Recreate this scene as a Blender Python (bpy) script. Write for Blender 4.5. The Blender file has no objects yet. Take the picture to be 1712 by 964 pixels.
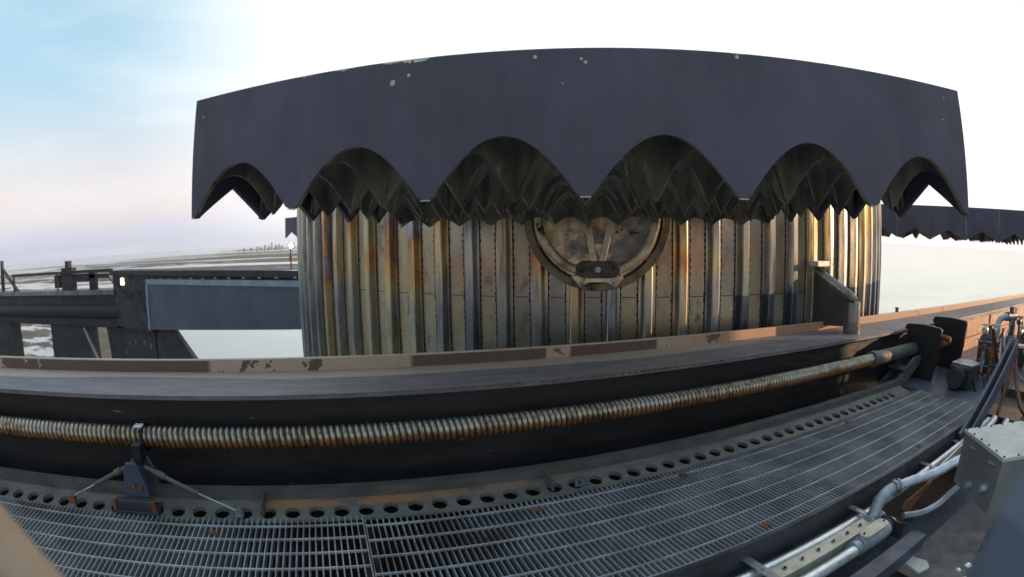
import bpy, bmesh, math, random
from math import radians as R, sin, cos, pi, tan, atan2
from mathutils import Vector, Matrix
random.seed(11)
S = bpy.context.scene
COL = S.collection

# ------------------------------------------------------------------ camera
# wide industrial camera bolted to the arm: a true fisheye lens, about 115 degrees wide.  The world origin is
# at the camera; the ground lies GROUND metres below it.
GROUND = -90.0
PITCH, ROLL = -0.0985, 0.01355
cd = bpy.data.cameras.new('camera'); cam = bpy.data.objects.new('camera', cd); COL.objects.link(cam)
cr, sr, cp, sp = cos(ROLL), sin(ROLL), cos(PITCH), sin(PITCH)
CM = Matrix(((1, 0, 0), (0, cp, -sp), (0, sp, cp))) @ Matrix(((cr, 0, sr), (0, 1, 0), (-sr, 0, cr)))
cx, cy, cz = CM @ Vector((1, 0, 0)), CM @ Vector((0, 1, 0)), CM @ Vector((0, 0, 1))
cam.matrix_world = Matrix(((cx.x, cz.x, -cy.x, 0), (cx.y, cz.y, -cy.y, 0), (cx.z, cz.z, -cy.z, 0), (0, 0, 0, 1)))
cd.type = 'PANO'
cd.sensor_width = 36.0; cd.sensor_fit = 'HORIZONTAL'
cd.panorama_type = 'FISHEYE_LENS_POLYNOMIAL'
cd.fisheye_fov = R(179)
FM = 18.7315
cd.fisheye_polynomial_k0 = 0.0
cd.fisheye_polynomial_k1 = -1.0 / FM
cd.fisheye_polynomial_k2 = 0.0
cd.fisheye_polynomial_k3 = -0.053259 / FM ** 3
cd.fisheye_polynomial_k4 = 0.0
cd.clip_start = 0.01; cd.clip_end = 90000
cd.dof.use_dof = True; cd.dof.focus_distance = 3.2; cd.dof.aperture_fstop = 2.6
cd.lens = 18.7
S.camera = cam

# ------------------------------------------------------------------ world, sun, exposure
SUN_AZ, SUN_EL = R(95), R(9)          # azimuth clockwise from the camera's forward direction (+Y)
W = bpy.data.worlds.new('World'); S.world = W; W.use_nodes = True
nt = W.node_tree; nt.nodes.clear()
N = nt.nodes.new; L = nt.links.new
out = N('ShaderNodeOutputWorld'); bg = N('ShaderNodeBackground')
sky = N('ShaderNodeTexSky'); sky.sky_type = 'NISHITA'; sky.sun_disc = False
sky.sun_elevation = SUN_EL; sky.sun_rotation = SUN_AZ
sky.altitude = 90; sky.air_density = 1.0; sky.dust_density = 1.6; sky.ozone_density = 1.6
bg.inputs['Strength'].default_value = 0.13
tc = N('ShaderNodeTexCoord'); sep = N('ShaderNodeSeparateXYZ'); L(tc.outputs['Generated'], sep.inputs[0])
# thin bright cloud sheet high up ahead and to the right
dotn = N('ShaderNodeVectorMath'); dotn.operation = 'DOT_PRODUCT'
L(tc.outputs['Generated'], dotn.inputs[0]); dotn.inputs[1].default_value = Vector((0.35, 0.85, 0.35)).normalized()
nz = N('ShaderNodeTexNoise'); nz.inputs['Scale'].default_value = 1.6; nz.inputs['Detail'].default_value = 4
mp = N('ShaderNodeMapping'); mp.inputs['Scale'].default_value = (1, 1, 2.2); L(tc.outputs['Generated'], mp.inputs[0]); L(mp.outputs[0], nz.inputs['Vector'])
ad = N('ShaderNodeMath'); ad.operation = 'MULTIPLY_ADD'; L(nz.outputs['Fac'], ad.inputs[0]); ad.inputs[1].default_value = 0.16; L(dotn.outputs['Value'], ad.inputs[2])
mr = N('ShaderNodeMapRange'); mr.interpolation_type = 'SMOOTHSTEP'; L(ad.outputs[0], mr.inputs['Value'])
mr.inputs['From Min'].default_value = 0.50; mr.inputs['From Max'].default_value = 0.95
mix = N('ShaderNodeMix'); mix.data_type = 'RGBA'
L(mr.outputs[0], mix.inputs['Factor']); mix.inputs[7].default_value = (6.6, 6.6, 6.5, 1)
# pale veil over the whole sky
veil = N('ShaderNodeMix'); veil.data_type = 'RGBA'; veil.inputs['Factor'].default_value = 0.75
L(sky.outputs[0], veil.inputs[6]); veil.inputs[7].default_value = (2.75, 4.2, 5.0, 1)
# low band of pink and lavender air at the horizon
mh = N('ShaderNodeMapRange'); mh.interpolation_type = 'SMOOTHSTEP'; L(sep.outputs['Z'], mh.inputs['Value'])
mh.inputs['From Min'].default_value = 0.34; mh.inputs['From Max'].default_value = 0.0
mh.inputs['To Min'].default_value = 0.0; mh.inputs['To Max'].default_value = 0.85
hb = N('ShaderNodeMix'); hb.data_type = 'RGBA'; L(mh.outputs[0], hb.inputs['Factor'])
L(veil.outputs[2], hb.inputs[6]); hb.inputs[7].default_value = (5.7, 4.4, 4.05, 1)
# bluish murk right down on the horizon
ml = N('ShaderNodeMapRange'); ml.interpolation_type = 'SMOOTHSTEP'; L(sep.outputs['Z'], ml.inputs['Value'])
ml.inputs['From Min'].default_value = 0.11; ml.inputs['From Max'].default_value = -0.01; ml.inputs['To Max'].default_value = 0.9
lb = N('ShaderNodeMix'); lb.data_type = 'RGBA'; L(ml.outputs[0], lb.inputs['Factor']); L(hb.outputs[2], lb.inputs[6]); lb.inputs[7].default_value = (2.7, 3.3, 4.5, 1)
# faint streaks of high cloud
n5 = N('ShaderNodeTexNoise'); n5.inputs['Scale'].default_value = 3.0; n5.inputs['Detail'].default_value = 6
m5 = N('ShaderNodeMapping'); m5.inputs['Scale'].default_value = (0.7, 1.2, 5.0); m5.inputs['Rotation'].default_value = (0.25, 0.1, 0); L(tc.outputs['Generated'], m5.inputs[0]); L(m5.outputs[0], n5.inputs['Vector'])
r5 = N('ShaderNodeMapRange'); r5.interpolation_type = 'SMOOTHSTEP'; L(n5.outputs['Fac'], r5.inputs['Value']); r5.inputs['From Min'].default_value = 0.42; r5.inputs['From Max'].default_value = 0.75; r5.inputs['To Max'].default_value = 0.4
c5 = N('ShaderNodeMix'); c5.data_type = 'RGBA'; L(r5.outputs[0], c5.inputs['Factor']); L(lb.outputs[2], c5.inputs[6]); c5.inputs[7].default_value = (4.8, 5.1, 5.2, 1)
L(c5.outputs[2], mix.inputs[6])
L(mix.outputs[2], bg.inputs['Color']); L(bg.outputs[0], out.inputs['Surface'])

sl = bpy.data.lights.new('sun', 'SUN'); sun = bpy.data.objects.new('sun', sl); COL.objects.link(sun)
sl.energy = 3.6; sl.angle = R(0.6); sl.color = (1.0, 0.68, 0.43)
sd = Vector((sin(SUN_AZ) * cos(SUN_EL), cos(SUN_AZ) * cos(SUN_EL), sin(SUN_EL)))
sun.rotation_euler = sd.to_track_quat('Z', 'Y').to_euler()
S.view_settings.view_transform = 'Standard'; S.view_settings.look = 'None'
S.view_settings.exposure = 0.6; S.view_settings.gamma = 1.0; S.view_settings.use_curve_mapping = False

# ------------------------------------------------------------------ materials
def new_mat(name):
    m = bpy.data.materials.new(name); m.use_nodes = True
    return m, m.node_tree, m.node_tree.nodes['Principled BSDF']
def noise(nt, coord, scale, detail=4, rough=0.6, stretch=(1, 1, 1), off=(0, 0, 0)):
    mp = nt.nodes.new('ShaderNodeMapping'); mp.inputs['Scale'].default_value = stretch; mp.inputs['Location'].default_value = off
    nt.links.new(coord, mp.inputs[0])
    n = nt.nodes.new('ShaderNodeTexNoise'); n.inputs['Scale'].default_value = scale; n.inputs['Detail'].default_value = detail
    n.inputs['Roughness'].default_value = rough; nt.links.new(mp.outputs[0], n.inputs['Vector'])
    return n.outputs['Fac']
def step(nt, v, a, b, lo=0.0, hi=1.0):
    n = nt.nodes.new('ShaderNodeMapRange'); n.interpolation_type = 'SMOOTHSTEP'; nt.links.new(v, n.inputs['Value'])
    n.inputs['From Min'].default_value = a; n.inputs['From Max'].default_value = b
    n.inputs['To Min'].default_value = lo; n.inputs['To Max'].default_value = hi
    return n.outputs[0]
def mixc(nt, f, a, b):
    n = nt.nodes.new('ShaderNodeMix'); n.data_type = 'RGBA'
    for s, v in ((n.inputs['Factor'], f), (n.inputs[6], a), (n.inputs[7], b)):
        if hasattr(v, 'links'): nt.links.new(v, s)
        elif isinstance(v, (int, float)): s.default_value = v
        else: s.default_value = (v[0], v[1], v[2], 1)
    return n.outputs[2]
def mth(nt, op, a, b=0.0, c=0.0):
    n = nt.nodes.new('ShaderNodeMath'); n.operation = op
    for i, v in enumerate((a, b, c)):
        if hasattr(v, 'links'): nt.links.new(v, n.inputs[i])
        else: n.inputs[i].default_value = v
    return n.outputs[0]
def bump(nt, bs, h, strength=0.3, dist=0.01):
    b = nt.nodes.new('ShaderNodeBump'); b.inputs['Strength'].default_value = strength; b.inputs['Distance'].default_value = dist
    nt.links.new(h, b.inputs['Height']); nt.links.new(b.outputs[0], bs.inputs['Normal'])
def objcoord(nt):
    n = nt.nodes.new('ShaderNodeTexCoord'); return n.outputs['Object']
def plain(name, col, rough=0.5, metal=0.0, var=0.25, scale=6, dirt=None, dirt_amt=0.55, chips=None, chip_t=0.70, stretch=(1, 1, 1), bmp=0.15, spec=0.5):
    m, nt, bs = new_mat(name); c = objcoord(nt)
    n1 = noise(nt, c, scale, 5, 0.6, stretch)
    lo = tuple(x * (1 - var) for x in col); hi = tuple(min(1, x * (1 + var)) for x in col)
    colr = mixc(nt, step(nt, n1, 0.3, 0.7), lo, hi)
    if dirt:
        n2 = noise(nt, c, scale * 0.5, 8, 0.7, stretch, (3, 5, 7))
        colr = mixc(nt, step(nt, n2, dirt_amt, dirt_amt + 0.13), colr, dirt)
    if chips:
        n3 = noise(nt, c, scale * 2.2, 3, 0.5, stretch, (9, 2, 4))
        colr = mixc(nt, step(nt, n3, chip_t, chip_t + 0.02), colr, chips)
    nt.links.new(colr, bs.inputs['Base Color'])
    n4 = noise(nt, c, scale * 3, 6, 0.7, stretch)
    nt.links.new(step(nt, n4, 0.3, 0.7, max(0.03, rough - 0.12), min(1, rough + 0.12)), bs.inputs['Roughness'])
    bs.inputs['Metallic'].default_value = metal; bs.inputs['Specular IOR Level'].default_value = spec
    if bmp: bump(nt, bs, n4, bmp, 0.004)
    return m
MT = {}
MT['fin'] = plain('fin_dark_paint', (0.068, 0.060, 0.090), 0.5, 0.0, 0.22, 2.6, dirt=(0.078, 0.070, 0.078), dirt_amt=0.52, stretch=(1, 1, 0.45), chips=(0.16, 0.15, 0.15), chip_t=0.80)
MT['black'] = plain('black_paint', (0.010, 0.010, 0.012), 0.55, 0, 0.4, 5, dirt=(0.03, 0.022, 0.017), dirt_amt=0.6, chips=(0.12, 0.10, 0.085), chip_t=0.76, stretch=(1, 1, 2.0))
MT['webblack'] = plain('scuffed_black_paint', (0.014, 0.012, 0.013), 0.5, 0, 0.4, 4, dirt=(0.030, 0.020, 0.015), dirt_amt=0.55, chips=(0.16, 0.14, 0.12), chip_t=0.715, stretch=(0.45, 1, 2.2))
MT['sunlit_orange'] = plain('painted_sunlit_orange', (0.42, 0.19, 0.09), 0.6, 0, 0.3, 5, dirt=(0.14, 0.07, 0.04), dirt_amt=0.6)  # orange of low sun on steel, painted into the base colour
MT['darksteel'] = plain('dark_steel', (0.040, 0.042, 0.050), 0.5, 0.2, 0.35, 6, dirt=(0.09, 0.045, 0.02), dirt_amt=0.62)
MT['toe'] = plain('dusty_toe_board', (0.085, 0.078, 0.072), 0.65, 0.1, 0.3, 5, dirt=(0.16, 0.075, 0.03), dirt_amt=0.60, stretch=(1, 1, 2))
def toeplate_mat():
    m, nt, bs = new_mat('rust_streaked_edge_strip'); c = objcoord(nt)
    s = nt.nodes.new('ShaderNodeSeparateXYZ'); nt.links.new(c, s.inputs[0])
    n1 = noise(nt, c, 5, 6, 0.65, (1, 2, 1)); n2 = noise(nt, c, 22, 6, 0.7)
    col = mixc(nt, step(nt, n1, 0.3, 0.7), (0.075, 0.074, 0.072), (0.15, 0.135, 0.12))
    r = mth(nt, 'MULTIPLY', step(nt, mth(nt, 'ADD', s.outputs['Y'], mth(nt, 'MULTIPLY', n2, 0.03)), 2.132, 2.142), mth(nt, 'MULTIPLY', step(nt, s.outputs['X'], -0.40, -0.38), step(nt, s.outputs['X'], 1.3, 0.1)))
    col = mixc(nt, mth(nt, 'MULTIPLY', r, step(nt, n1, 0.30, 0.55)), col, (0.26, 0.12, 0.055))
    col = mixc(nt, step(nt, n2, 0.60, 0.68), col, (0.05, 0.045, 0.04))
    nt.links.new(col, bs.inputs['Base Color']); bs.inputs['Roughness'].default_value = 0.6; bump(nt, bs, n2, 0.25, 0.004); return m
MT['toeplate'] = toeplate_mat()
MT['galv'] = plain('galvanised_steel', (0.30, 0.32, 0.36), 0.42, 0.75, 0.3, 7, dirt=(0.12, 0.12, 0.13), dirt_amt=0.6)
MT['bar'] = plain('grating_steel', (0.29, 0.292, 0.315), 0.55, 0.25, 0.35, 3, dirt=(0.13, 0.12, 0.11), dirt_amt=0.56)
MT['rod'] = plain('grating_rod_steel', (0.42, 0.425, 0.45), 0.45, 0.4, 0.3, 5)
MT['alu'] = plain('bright_conduit', (0.72, 0.73, 0.74), 0.3, 0.6, 0.15, 9, dirt=(0.34, 0.33, 0.31), dirt_amt=0.66)
MT['fitting'] = plain('cast_fitting', (0.33, 0.37, 0.42), 0.45, 0.5, 0.2, 9, dirt=(0.16, 0.16, 0.16), dirt_amt=0.6)
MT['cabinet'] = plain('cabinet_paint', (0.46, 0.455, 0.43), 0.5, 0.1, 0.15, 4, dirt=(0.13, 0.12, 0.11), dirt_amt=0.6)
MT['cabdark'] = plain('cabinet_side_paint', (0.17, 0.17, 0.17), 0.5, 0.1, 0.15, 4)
MT['bluebeam'] = plain('blue_grey_paint', (0.065, 0.075, 0.11), 0.5, 0.1, 0.25, 5, dirt=(0.04, 0.035, 0.035), dirt_amt=0.58)
MT['rust'] = plain('rusty_steel', (0.20, 0.075, 0.028), 0.75, 0.1, 0.4, 8, dirt=(0.06, 0.03, 0.02), dirt_amt=0.55)
MT['cream'] = plain('cream_plate', (0.50, 0.46, 0.38), 0.45, 0.3, 0.2, 9, dirt=(0.28, 0.24, 0.18), dirt_amt=0.6)
MT['arm'] = plain('far_arm_paint', (0.020, 0.017, 0.022), 0.6, 0, 0.35, 0.7, dirt=(0.045, 0.036, 0.032), dirt_amt=0.58)
MT['panel'] = plain('far_arm_panel_paint', (0.064, 0.070, 0.105), 0.55, 0, 0.15, 0.5)
MT['panel_trim'] = plain('far_arm_panel_trim', (0.22, 0.25, 0.30), 0.5, 0.1, 0.2, 1.5)
MT['walk'] = plain('far_arm_walkway', (0.15, 0.145, 0.15), 0.6, 0, 0.3, 1.5, dirt=(0.07, 0.05, 0.04), dirt_amt=0.55)
MT['pin'] = plain('pin_steel', (0.17, 0.165, 0.16), 0.4, 0.6, 0.3, 9, dirt=(0.04, 0.035, 0.03), dirt_amt=0.58)
MT['shroud'] = plain('shroud_paint', (0.055, 0.050, 0.048), 0.5, 0.1, 0.2, 6)
MT['cable'] = plain('red_brown_cable', (0.14, 0.045, 0.035), 0.5, 0, 0.2, 9)
MT['yellow'] = plain('faded_yellow_rod', (0.42, 0.34, 0.17), 0.5, 0.2, 0.25, 9)
MT['tan'] = plain('tan_strap', (0.36, 0.25, 0.17), 0.7, 0, 0.15, 12)
MT['housing'] = plain('camera_housing_paint', (0.085, 0.10, 0.135), 0.6, 0, 0.12, 4)
MT['insul'] = plain('foil_wrapped_hose', (0.55, 0.58, 0.68), 0.35, 0.55, 0.2, 22, bmp=0.5)
MT['city'] = plain('distant_buildings', (0.30, 0.28, 0.30), 0.8, 0, 0.1, 0.01, bmp=0)

def lattice_mat():
    m, nt, bs = new_mat('sooty_lattice'); c = objcoord(nt)
    n1 = noise(nt, c, 5, 6, 0.65, (1, 1, 0.45)); n2 = noise(nt, c, 14, 7, 0.75, (1, 1, 0.3), (4, 1, 2))
    col = mixc(nt, step(nt, n1, 0.35, 0.68), (0.075, 0.068, 0.064), (0.27, 0.23, 0.18))
    col = mixc(nt, step(nt, n2, 0.60, 0.70), col, (0.50, 0.43, 0.27))
    nt.links.new(col, bs.inputs['Base Color']); bs.inputs['Roughness'].default_value = 0.55; bs.inputs['Metallic'].default_value = 0.25
    bump(nt, bs, n2, 0.5, 0.006); return m
MT['lattice'] = lattice_mat()
MT['wornedge'] = plain('worn_metal_edge', (0.34, 0.29, 0.20), 0.45, 0.3, 0.3, 8, dirt=(0.07, 0.06, 0.05), dirt_amt=0.48)

def heat_steel(name, blue_low=0.0, shift=0.0):
    """stainless steel with heat tints that wander from sheet to sheet"""
    m, nt, bs = new_mat(name); c = objcoord(nt)
    oi = nt.nodes.new('ShaderNodeObjectInfo'); rnd = oi.outputs['Random']
    sx = nt.nodes.new('ShaderNodeSeparateXYZ'); nt.links.new(c, sx.inputs[0])
    off = nt.nodes.new('ShaderNodeCombineXYZ'); nt.links.new(mth(nt, 'MULTIPLY', rnd, 60), off.inputs[0])
    va = nt.nodes.new('ShaderNodeVectorMath'); nt.links.new(c, va.inputs[0]); nt.links.new(off.outputs[0], va.inputs[1])
    v = va.outputs[0]
    n1 = noise(nt, v, 1.0, 3, 0.5, (2.0, 2.0, 2.0)); n2 = noise(nt, v, 5, 4, 0.55, (3, 3, 0.35)); n3 = noise(nt, v, 26, 4, 0.6, (1, 1, 0.18))
    t = mth(nt, 'ADD', mth(nt, 'ADD', mth(nt, 'MULTIPLY', rnd, 0.33), step(nt, sx.outputs['Z'], -0.05, -0.62, 0.10, -0.15)), mth(nt, 'ADD', mth(nt, 'MULTIPLY', n1, 1.05), mth(nt, 'MULTIPLY', n2, 0.16)))
    ramp = nt.nodes.new('ShaderNodeValToRGB'); nt.links.new(mth(nt, 'MULTIPLY_ADD', t, 1.05 - abs(shift), -0.27 + shift * 0.6), ramp.inputs[0])
    e = ramp.color_ramp.elements
    e[0].position = 0.0; e[0].color = (0.25, 0.27, 0.31, 1)
    e[1].position = 1.0; e[1].color = (0.42, 0.42, 0.42, 1)
    for p, q in ((0.22, (0.36, 0.36, 0.36)), (0.38, (0.46, 0.42, 0.34)), (0.50, (0.56, 0.46, 0.28)), (0.62, (0.56, 0.38, 0.19)), (0.71, (0.60, 0.29, 0.10)), (0.78, (0.34, 0.19, 0.14)), (0.84, (0.28, 0.26, 0.30)), (0.92, (0.36, 0.40, 0.46))):
        k = e.new(p); k.color = (*q, 1)
    col = ramp.outputs[0]
    # soot streaks
    col = mixc(nt, step(nt, n2, 0.50, 0.72, 0, 0.7), col, (0.13, 0.11, 0.085))
    if blue_low:
        col = mixc(nt, step(nt, sx.outputs['Z'], -0.470, -0.476, 0, blue_low), col, (0.085, 0.10, 0.14))
    col = mixc(nt, 0.12, col, (0.05, 0.05, 0.045))
    nt.links.new(col, bs.inputs['Base Color'])
    bs.inputs['Metallic'].default_value = 0.80
    nt.links.new(step(nt, n2, 0.3, 0.7, 0.24, 0.46), bs.inputs['Roughness'])
    bump(nt, bs, n3, 0.10, 0.01); return m
MT['hat'] = heat_steel('heat_tinted_stringer_steel'); MT['hat_pale'] = heat_steel('plain_stringer_steel', 0.0, -0.16); MT['hat_blue'] = heat_steel('stringer_steel_dull_below', 0.85, -0.18)

def skin_mat():
    m, nt, bs = new_mat('booster_skin_steel'); c = objcoord(nt)
    n1 = noise(nt, c, 1.1, 3, 0.5, (1, 1, 0.7)); n2 = noise(nt, c, 8, 7, 0.72, (1, 1, 0.45)); n3 = noise(nt, c, 3.0, 6, 0.7, (1, 1, 1), (7, 3, 1))
    col = mixc(nt, step(nt, n1, 0.34, 0.62), (0.34, 0.33, 0.32), (0.52, 0.43, 0.29))
    sz = nt.nodes.new('ShaderNodeSeparateXYZ'); nt.links.new(c, sz.inputs[0])
    hot = mth(nt, 'MULTIPLY', step(nt, noise(nt, c, 1.3, 2, 0.4, (1, 1, 1), (2, 8, 1)), 0.42, 0.60), step(nt, sz.outputs['Z'], -0.62, -0.12))
    col = mixc(nt, hot, col, (0.50, 0.30, 0.19))
    col = mixc(nt, step(nt, n3, 0.50, 0.66, 0, 0.5), col, (0.44, 0.29, 0.16))
    col = mixc(nt, step(nt, n2, 0.56, 0.70, 0, 0.8), col, (0.11, 0.09, 0.06))
    col = mixc(nt, 0.24, col, (0.06, 0.055, 0.045))
    nt.links.new(col, bs.inputs['Base Color']); bs.inputs['Metallic'].default_value = 0.75
    nt.links.new(step(nt, n2, 0.3, 0.7, 0.26, 0.5), bs.inputs['Roughness']); bump(nt, bs, n2, 0.12, 0.01); return m
MT['skin'] = skin_mat()
MT['weld'] = plain('weld_dark', (0.035, 0.026, 0.018), 0.7, 0.3, 0.4, 12)
MT['hub'] = plain('scorched_hub_steel', (0.62, 0.53, 0.38), 0.42, 0.7, 0.35, 5, dirt=(0.09, 0.065, 0.04), dirt_amt=0.50, chips=(0.03, 0.02, 0.015), chip_t=0.72)
MT['hub_dark'] = plain('scorched_ring_steel', (0.20, 0.16, 0.11), 0.5, 0.6, 0.35, 5, dirt=(0.05, 0.04, 0.03), dirt_amt=0.50)
MT['backing'] = plain('bronzed_backing_plate', (0.74, 0.55, 0.32), 0.4, 0.7, 0.3, 4, dirt=(0.20, 0.19, 0.18), dirt_amt=0.48, chips=(0.10, 0.05, 0.02), chip_t=0.68)
MT['hubplate'] = plain('hub_plate_steel', (0.075, 0.07, 0.062), 0.45, 0.5, 0.3, 9, dirt=(0.03, 0.025, 0.02), dirt_amt=0.6)

def rail_mats():
    # grey walking surface with a dusty tan band creeping in from the lip (object space: x along, y across, z up)
    m, nt, bs = new_mat('rail_top_paint'); c = objcoord(nt)
    s = nt.nodes.new('ShaderNodeSeparateXYZ'); nt.links.new(c, s.inputs[0])
    n1 = noise(nt, c, 1.6, 7, 0.6, (1, 3, 1)); n2 = noise(nt, c, 9, 6, 0.7, (0.5, 2, 1)); n3 = noise(nt, c, 30, 4, 0.6, (0.35, 2.5, 1))
    nb = noise(nt, c, 0.55, 1, 0.5, (1, 0.2, 1), (5.3, 0, 0))
    edge = mth(nt, 'ADD', s.outputs['Y'], mth(nt, 'ADD', mth(nt, 'MULTIPLY', n1, 0.10), mth(nt, 'MULTIPLY', nb, 0.42)))
    tanm = step(nt, edge, 2.945, 2.965)
    # beyond u = 2.6 the grey comes back
    tanm = mth(nt, 'MULTIPLY', tanm, step(nt, s.outputs['X'], 3.1, 2.4))
    grey = mixc(nt, step(nt, n2, 0.35, 0.7), (0.125, 0.108, 0.118), (0.195, 0.170, 0.182))
    tan_ = mixc(nt, n2, (0.42, 0.33, 0.27), (0.30, 0.21, 0.165))
    col = mixc(nt, tanm, grey, tan_)
    col = mixc(nt, step(nt, n3, 0.72, 0.76), col, (0.42, 0.42, 0.44))
    col = mixc(nt, step(nt, n3, 0.27, 0.24), col, (0.06, 0.045, 0.04))
    nt.links.new(col, bs.inputs['Base Color']); bs.inputs['Roughness'].default_value = 0.55; bump(nt, bs, n2, 0.15, 0.004)
    MT['railtop'] = m
    m, nt, bs = new_mat('rail_lip_paint'); c = objcoord(nt)
    s = nt.nodes.new('ShaderNodeSeparateXYZ'); nt.links.new(c, s.inputs[0])
    n1 = noise(nt, c, 1.1, 2, 0.4, (1, 1, 1)); n2 = noise(nt, c, 20, 5, 0.7, (1, 1, 1)); n3 = noise(nt, c, 6, 6, 0.7)
    # flaked brown patches with hard ragged edges, denser at the far left and in two long strips in the middle
    f = mth(nt, 'ADD', n1, mth(nt, 'MULTIPLY', n2, 0.06))
    patch = step(nt, f, 0.535, 0.54)
    a = mth(nt, 'MULTIPLY', step(nt, s.outputs['X'], 0.40, 0.44), step(nt, s.outputs['X'], 2.05, 2.02)); 
    gap = mth(nt, 'MULTIPLY', step(nt, s.outputs['X'], 1.22, 1.24), step(nt, s.outputs['X'], 1.40, 1.38))
    strips = mth(nt, 'MULTIPLY', a, mth(nt, 'SUBTRACT', 1.0, gap))
    left = mth(nt, 'MULTIPLY', step(nt, s.outputs['X'], -0.72, -0.76), step(nt, mth(nt, 'ADD', mth(nt,'MULTIPLY', n3, 0.5), mth(nt,'MULTIPLY', n1, 0.5)), 0.44, 0.45))
    solid = mth(nt, 'MULTIPLY', step(nt, s.outputs['X'], -1.43, -1.42), step(nt, s.outputs['X'], -0.78, -0.80)); left = mth(nt, 'MAXIMUM', left, solid)
    band = mth(nt, 'MULTIPLY', step(nt, s.outputs['Z'], -0.6345, -0.6385), 1.0)
    brown = mth(nt, 'MULTIPLY', mth(nt, 'MAXIMUM', mth(nt, 'MAXIMUM', strips, left), mth(nt, 'MULTIPLY', patch, step(nt, n3, 0.56, 0.57))), band)
    col = mixc(nt, step(nt, n3, 0.3, 0.7), (0.42, 0.30, 0.23), (0.50, 0.38, 0.29))
    right = step(nt, s.outputs['X'], 1.9, 3.0)
    col = mixc(nt, right, col, (0.36, 0.20, 0.12))
    col = mixc(nt, brown, col, mixc(nt, n2, (0.085, 0.055, 0.045), (0.15, 0.10, 0.08)))
    nt.links.new(col, bs.inputs['Base Color']); bs.inputs['Roughness'].default_value = 0.6; bump(nt, bs, n2, 0.2, 0.004)
    MT['raillip'] = m
rail_mats()

def coil_mat():
    m, nt, bs = new_mat('corroded_screw_steel'); c = objcoord(nt)
    n1 = noise(nt, c, 2.2, 4, 0.6); n2 = noise(nt, c, 25, 4, 0.6)
    s = nt.nodes.new('ShaderNodeSeparateXYZ'); nt.links.new(c, s.inputs[0])
    under = step(nt, s.outputs['Z'], -0.866, -0.890)
    col = mixc(nt, step(nt, n1, 0.35, 0.65), (0.36, 0.33, 0.29), (0.46, 0.36, 0.26))
    col = mixc(nt, mth(nt, 'MULTIPLY', under, 0.85), col, (0.80, 0.36, 0.15))   # warm reflected light painted along the underside
    col = mixc(nt, step(nt, mth(nt, 'ADD', mth(nt, 'MULTIPLY', n2, 0.5), mth(nt, 'MULTIPLY', n1, 0.5)), 0.46, 0.60, 0, 0.75), col, (0.12, 0.085, 0.06))
    nt.links.new(col, bs.inputs['Base Color']); bs.inputs['Metallic'].default_value = 0.8; bs.inputs['Roughness'].default_value = 0.33
    return m
MT['coil'] = coil_mat(); MT['groove'] = plain('dark_groove', (0.035, 0.028, 0.022), 0.6, 0.2, 0.3, 9)  # darker colour for the valleys of the thread
def emit(name, col, st):
    m, nt, bs = new_mat(name); bs.inputs['Base Color'].default_value = (0.8, 0.8, 0.8, 1)
    bs.inputs['Emission Color'].default_value = (*col, 1); bs.inputs['Emission Strength'].default_value = st; return m
MT['lamp'] = emit('lamp_glow', (0.80, 0.90, 1.0), 600)
MT['pilot'] = emit('pilot_glow', (1.0, 0.95, 0.6), 4)

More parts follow.
